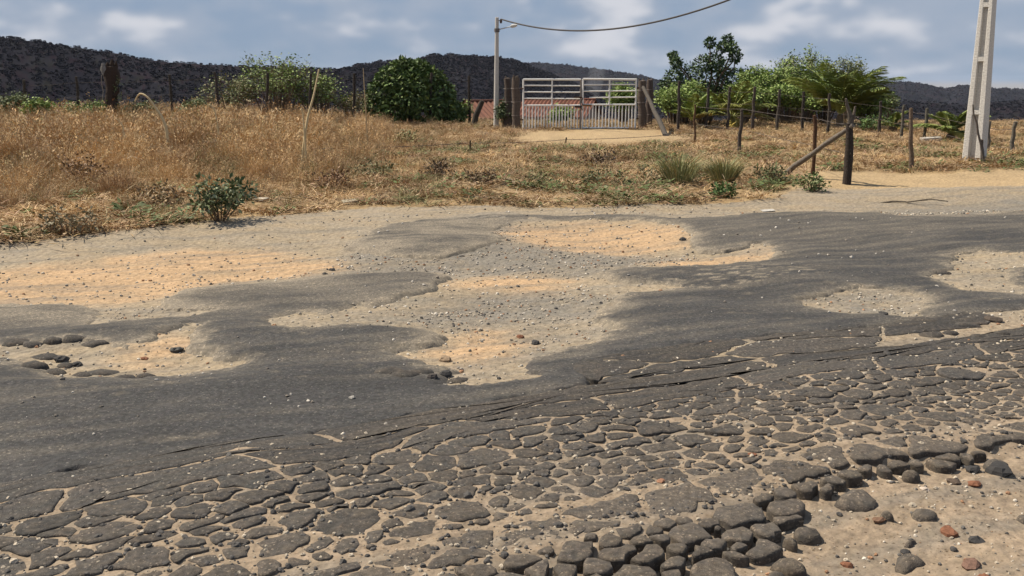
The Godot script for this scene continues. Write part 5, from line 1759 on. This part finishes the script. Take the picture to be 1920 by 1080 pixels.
	sc.tube([Vector3(-0.10, hh * 0.80, 0.10), Vector3(-0.09, hh * 0.89, 0.12), Vector3(-0.12, hh * 0.98, 0.08)], [0.07, 0.14, 0.06], 8)
	obj("bare_wood", sc, mats.timber, t)
	var vn := Mb.new()
	vn.col = Color(0.26, 0.23, 0.2)
	var lv := Mb.new()
	for k in 9: blob_leaves(lv, Vector3(0.32 + 0.08 * sin(k * 2.0), hh * (0.25 + 0.065 * k), 0.1), Vector3(0.1, 0.12, 0.1), 16, 0.09, [Color(0.11, 0.14, 0.06), Color(0.2, 0.22, 0.13)], 0.3, 0.1)
	obj("vine_leaves", lv, mats.leaf_weed, t)
	twig(vn, Vector3(-0.3, -0.1, 0.15), Vector3(-0.2, hh * 0.8, 0.12), 0.022, 0.012, 0.03, 7, 5)
	obj("vine", vn, mats.bark, t)
	# leaning stump by the gate fence
	var s := Mb.new()
	s.col = Color(0.09, 0.075, 0.065)
	s.tube([Vector3(-0.08, -0.2, 0), Vector3(0.05, 0.4, 0), Vector3(0.3, 0.95, 0)], [0.12, 0.11, 0.09], 8)
	var so := obj("leaning_stump", s, mats.timber)
	so.position = gy(Vector3(-1.411, 0, -38.748))
	tag(so, "short thick stump leaning right beside the last left fence post", "stump")
	var s2 := Mb.new()
	s2.col = Color(0.4, 0.36, 0.32)

# ------------------------------------------------------------------ sky
func build_sky() -> Sky:
	var w := 2048
	var h := 1024
	var f := noise(1.0, 77, 5)
	var g := noise(1.0, 91, 4)
	var data := PackedFloat32Array()
	data.resize(w * h * 3)
	for y in h:
		var el := PI * (0.5 - (y + 0.5) / h)
		if el < -0.02:
			for x in w:
				var k := (y * w + x) * 3
				data[k] = 0.28; data[k + 1] = 0.27; data[k + 2] = 0.26
			continue
		var e := maxf(el, 0.0)
		# haze-paled blue towards the horizon
		var up := pow(clampf(e / 1.3, 0.0, 1.0), 0.5)
		var br := lerpf(0.185, 0.13, up)
		var bg := lerpf(0.236, 0.20, up)
		var bb := lerpf(0.300, 0.34, up)
		var vy := tan(minf(e, 1.35))
		for x in w:
			var az := TAU * (x + 0.5) / w
			var cx := cos(az)
			var cz := sin(az)
			# banks of cloud, flattened towards the horizon
			var yy := log(1.0 + e * 9.0) * 2.2
			var n := f.get_noise_3d(cx * 6.5, yy * 1.5, cz * 6.5) * 0.85 + 0.42 * g.get_noise_3d(cx * 16.0, yy * 2.6 + 3.0, cz * 16.0)
			var cover := smoothstep(-0.5, 0.22, n)
			var lit := smoothstep(0.02, 0.62, n + 0.55 * g.get_noise_3d(cx * 9.0 + 5.0, yy * 1.9, cz * 9.0))
			var cr := lerpf(0.225, 0.40, lit)
			var cg := lerpf(0.265, 0.41, lit)
			var cb := lerpf(0.33, 0.445, lit)
			var k := (y * w + x) * 3
			data[k] = lerpf(br, cr, cover)
			data[k + 1] = lerpf(bg, cg, cover)
			data[k + 2] = lerpf(bb, cb, cover)
	var im := Image.create_from_data(w, h, false, Image.FORMAT_RGBF, data.to_byte_array())
	var m := PanoramaSkyMaterial.new()
	m.panorama = ImageTexture.create_from_image(im)
	var s := Sky.new()
	s.sky_material = m
	return s

func build_smoke():
	var fm := FogMaterial.new()
	fm.density = 0.012
	fm.albedo = Color(0.85, 0.87, 0.9)
	fm.edge_fade = 0.6
	var fv := FogVolume.new()
	fv.shape = RenderingServer.FOG_VOLUME_SHAPE_ELLIPSOID
	fv.size = Vector3(11, 34, 11)
	fv.material = fm
	put(fv, "smoke")
	fv.position = Vector3(51.783, 4.509, -640)
	fv.rotation.z = -0.2
	kind(fv, "stuff", "thin wisp of white smoke rising behind the gate", "smoke")

func build_materials():
	var soil_t := grain(1, 1024, 0.02, 0.72, 0.98, 5200, Color(0.55, 0.53, 0.5), Color(1.0, 0.98, 0.95), 4)
	var tar_t := grain(2, 1024, 0.03, 0.48, 0.78, 9000, Color(0.55, 0.54, 0.52), Color(1.0, 0.98, 0.95), 5)
	var rough_b := bumps(3, 512, 0.04, 6.0)
	var fine_b := bumps(4, 1024, 0.16, 4.0)
	var wood_t := grain(5, 512, 0.03, 0.5, 1.0, 400, Color(0.35, 0.33, 0.3), Color(0.9, 0.9, 0.88), 4)
	mat("soil", Color(1.25, 1.25, 1.25), 0.96, soil_t, 0.75, rough_b, 0.7)
	mats.soil.albedo_color = Color(1, 1, 1)
	mat("asphalt", Color(1, 1, 1), 0.9, tar_t, 0.83, fine_b, 0.6)
	mat("piece", Color(1, 1, 1), 0.9, tar_t, 0.97, fine_b, 0.9)
	mat("stone", Color(1, 1, 1), 0.92)
	mat("stone_plain", Color(1, 1, 1), 0.9, soil_t, 2.5, fine_b, 1.0)
	mat("hill", Color(1, 1, 1), 1.0).metallic_specular = 0.0
	mat("bark", Color(1, 1, 1), 0.95)
	var tm := mat("timber", Color(1, 1, 1), 0.93, wood_t, 2.2, rough_b, 1.5)
	tm.uv1_scale = Vector3(5.0, 0.9, 5.0)
	mat("timber_paint", Color(1, 1, 1), 0.7, wood_t, 1.0)
	mat("concrete", Color(1, 1, 1), 0.9, soil_t, 1.2, rough_b, 0.5)
	mat("plaster", Color(1, 1, 1), 0.9, soil_t, 0.8, rough_b, 0.6)
	mat("tile", Color(1, 1, 1), 0.85, wood_t, 1.3)
	mat("gate_paint", Color(1, 1, 1), 0.5, soil_t, 1.5)
	mat("rust", Color(1, 1, 1), 0.9, wood_t, 3.0)
	mat("metal", Color(1, 1, 1), 0.6)
	mat("wire", Color(1, 1, 1), 0.7)
	leafmat("leaf_dark", Color(0.14, 0.18, 0.06), 0.65)
	leafmat("leaf_light", Color(0.25, 0.30, 0.10), 0.65)
	leafmat("leaf_palm", Color(0.22, 0.26, 0.08), 0.5)
	leafmat("leaf_weed", Color(0.15, 0.18, 0.08), 0.6)
	leafmat("straw", Color(0.28, 0.20, 0.10), 0.8)

func _ready():
	rng.seed = 20240
	# camera, sky, sun, exposure
	var cam := Camera3D.new()
	cam.name = "camera"
	cam.position = Vector3(0, 1.6, 0)
	cam.rotation_degrees = Vector3(-11.455, 0, 0)
	cam.fov = 31.73
	cam.near = 0.05
	cam.far = 9000.0
	add_child(cam)
	cam.current = true
	var env := Environment.new()
	env.background_mode = Environment.BG_SKY
	env.sky = build_sky()
	env.tonemap_mode = Environment.TONE_MAPPER_LINEAR
	env.tonemap_exposure = 1.6
	env.volumetric_fog_enabled = true
	env.volumetric_fog_density = 0.0
	env.sdfgi_enabled = true
	env.ssao_enabled = true
	env.ssil_enabled = true
	env.fog_enabled = true
	env.fog_density = 0.00004
	env.fog_light_color = Color(0.72, 0.77, 0.86)
	var we := WorldEnvironment.new()
	we.name = "environment"
	we.environment = env
	add_child(we)
	var sun := DirectionalLight3D.new()
	sun.name = "sun"
	sun.light_energy = 1.6
	sun.light_color = Color(1.0, 0.95, 0.87)
	sun.light_angular_distance = 0.5
	sun.shadow_enabled = true
	add_child(sun)
	sun.look_at_from_position(Vector3(-0.56, 0.80, -0.20) * 50.0, Vector3.ZERO, Vector3.UP)
	# noises
	n_low = noise(0.16, 1, 2)
	n_mid = noise(0.9, 2, 3)
	n_fine = noise(2.6, 3, 4)
	n_tiny = noise(9.0, 4, 3)
	build_materials()
	print("materials")
	paint_masks()
	build_ground()
	print("ground")
	build_pieces()
	var sm := Mb.new()
	for k in 26:
		var u := Vector3(rng.randfn(), rng.randfn(), rng.randfn()).normalized()
		var al := (u + Vector3(rng.randfn(), rng.randfn(), rng.randfn()) * 0.6).normalized()
		var kk := rng.randf_range(0.7, 1.3)
		sm.col = Color(kk, kk, kk)
		var side := al.cross(Vector3(rng.randfn(), 1, rng.randfn())).normalized()
		sm.leaf(u * 0.6 * Vector3(1, 0.8, 1) - al * 0.3, al * 0.9, side * 0.3, Vector3.ZERO)
	scrub_mesh = sm.mesh(mats.hill)
	build_hill("hill", "long dark scrub-covered hill filling the left horizon", [-380.84, 27.458, -278.107, 23.45, -220.916, 20.771, -207.214, 19.652, -191.35, 16.739, -173.083, 14.492, -166.295, 12.692, -152.577, 10.663, -129.552, 9.082, -113.381, 8.63, -83.343, 7.499, -60.235, 5.914, -25.573, -1.818, -2.336, -12.134], 450.0, 170.0, HILL1, HILL2, 31, 1.0)
	build_hill("hill", "dark rounded hill rising behind the lamp post", [-140.235, 3.318, -111.936, 10.856, -90.836, 14.954, -69.846, 16.318, -61.115, 16.318, -55.831, 19.042, -34.891, 19.382, -10.471, 18.021, 1.746, 15.977, 17.493, 10.173, 35.059, 3.318, 56.22, -4.254, 84.574, -13.942], 680.0, 260.0, HILL1, HILL2, 32, 1.0)
	build_hill("hill", "brownish far hill behind the gate", [-74.052, 28.816, -18.504, 33.336, 36.996, 36.046, 92.528, 32.433, 176.018, 21.575, 222.498, 15.229, 259.846, 6.148, 343.72, -2.952, 501.543, -1.131, 612.621, 4.329, 686.948, 3.42, 724.451, -1.131, 754.791, -8.421, 780.338, -2.952, 794.11, -1.131, 827.211, -7.509, 885.018, -9.333, 1059.031, -2.952, 1524.299, -7.509], 1800.0, 700.0, HILL1, HILL2, 33, 1.0)
	build_hill("hill", "low dark scrub rise at the right under the far hills", [44.963, -11.305, 109.084, -8.148, 205.292, -7.517, 237.516, -9.41, 269.779, -11.305, 305.56, -9.41, 397.794, -7.832, 557.909, -6.256], 620.0, 200.0, HILL1, HILL2, 34, 0.6)
	print("hills")
	build_gravel()
	build_fences()
	build_gate()
	build_poles()
	build_house(Vector3(3.288, -0.561, -72) - Vector3(0, 2.2, 0), 4.6, 4.6, 2.2, 0.95, -0.3, "low pinkish house with red tiled roof behind the gate", Color(0.40, 0.30, 0.26), Color(0.27, 0.115, 0.08), [[-0.9, 1.0, 0.9, 1.9, Color(0.12, 0.1, 0.09), "door"], [1.0, 1.3, 0.9, 0.9, Color(0.1, 0.09, 0.08), "window"]])
	build_house(Vector3(-1.727, -0.386, -64) - Vector3(0, 2.0, 0), 2.2, 3.4, 2.0, 0.8, 0.5, "small brick-red shed behind the fence left of the lamp post", Color(0.28, 0.16, 0.115), Color(0.25, 0.115, 0.08), [[0.0, 0.9, 0.8, 1.7, Color(0.1, 0.08, 0.07), "door"]])
	build_smoke()
	build_trees()
	print("trees")
	build_oddments()
	build_grass()
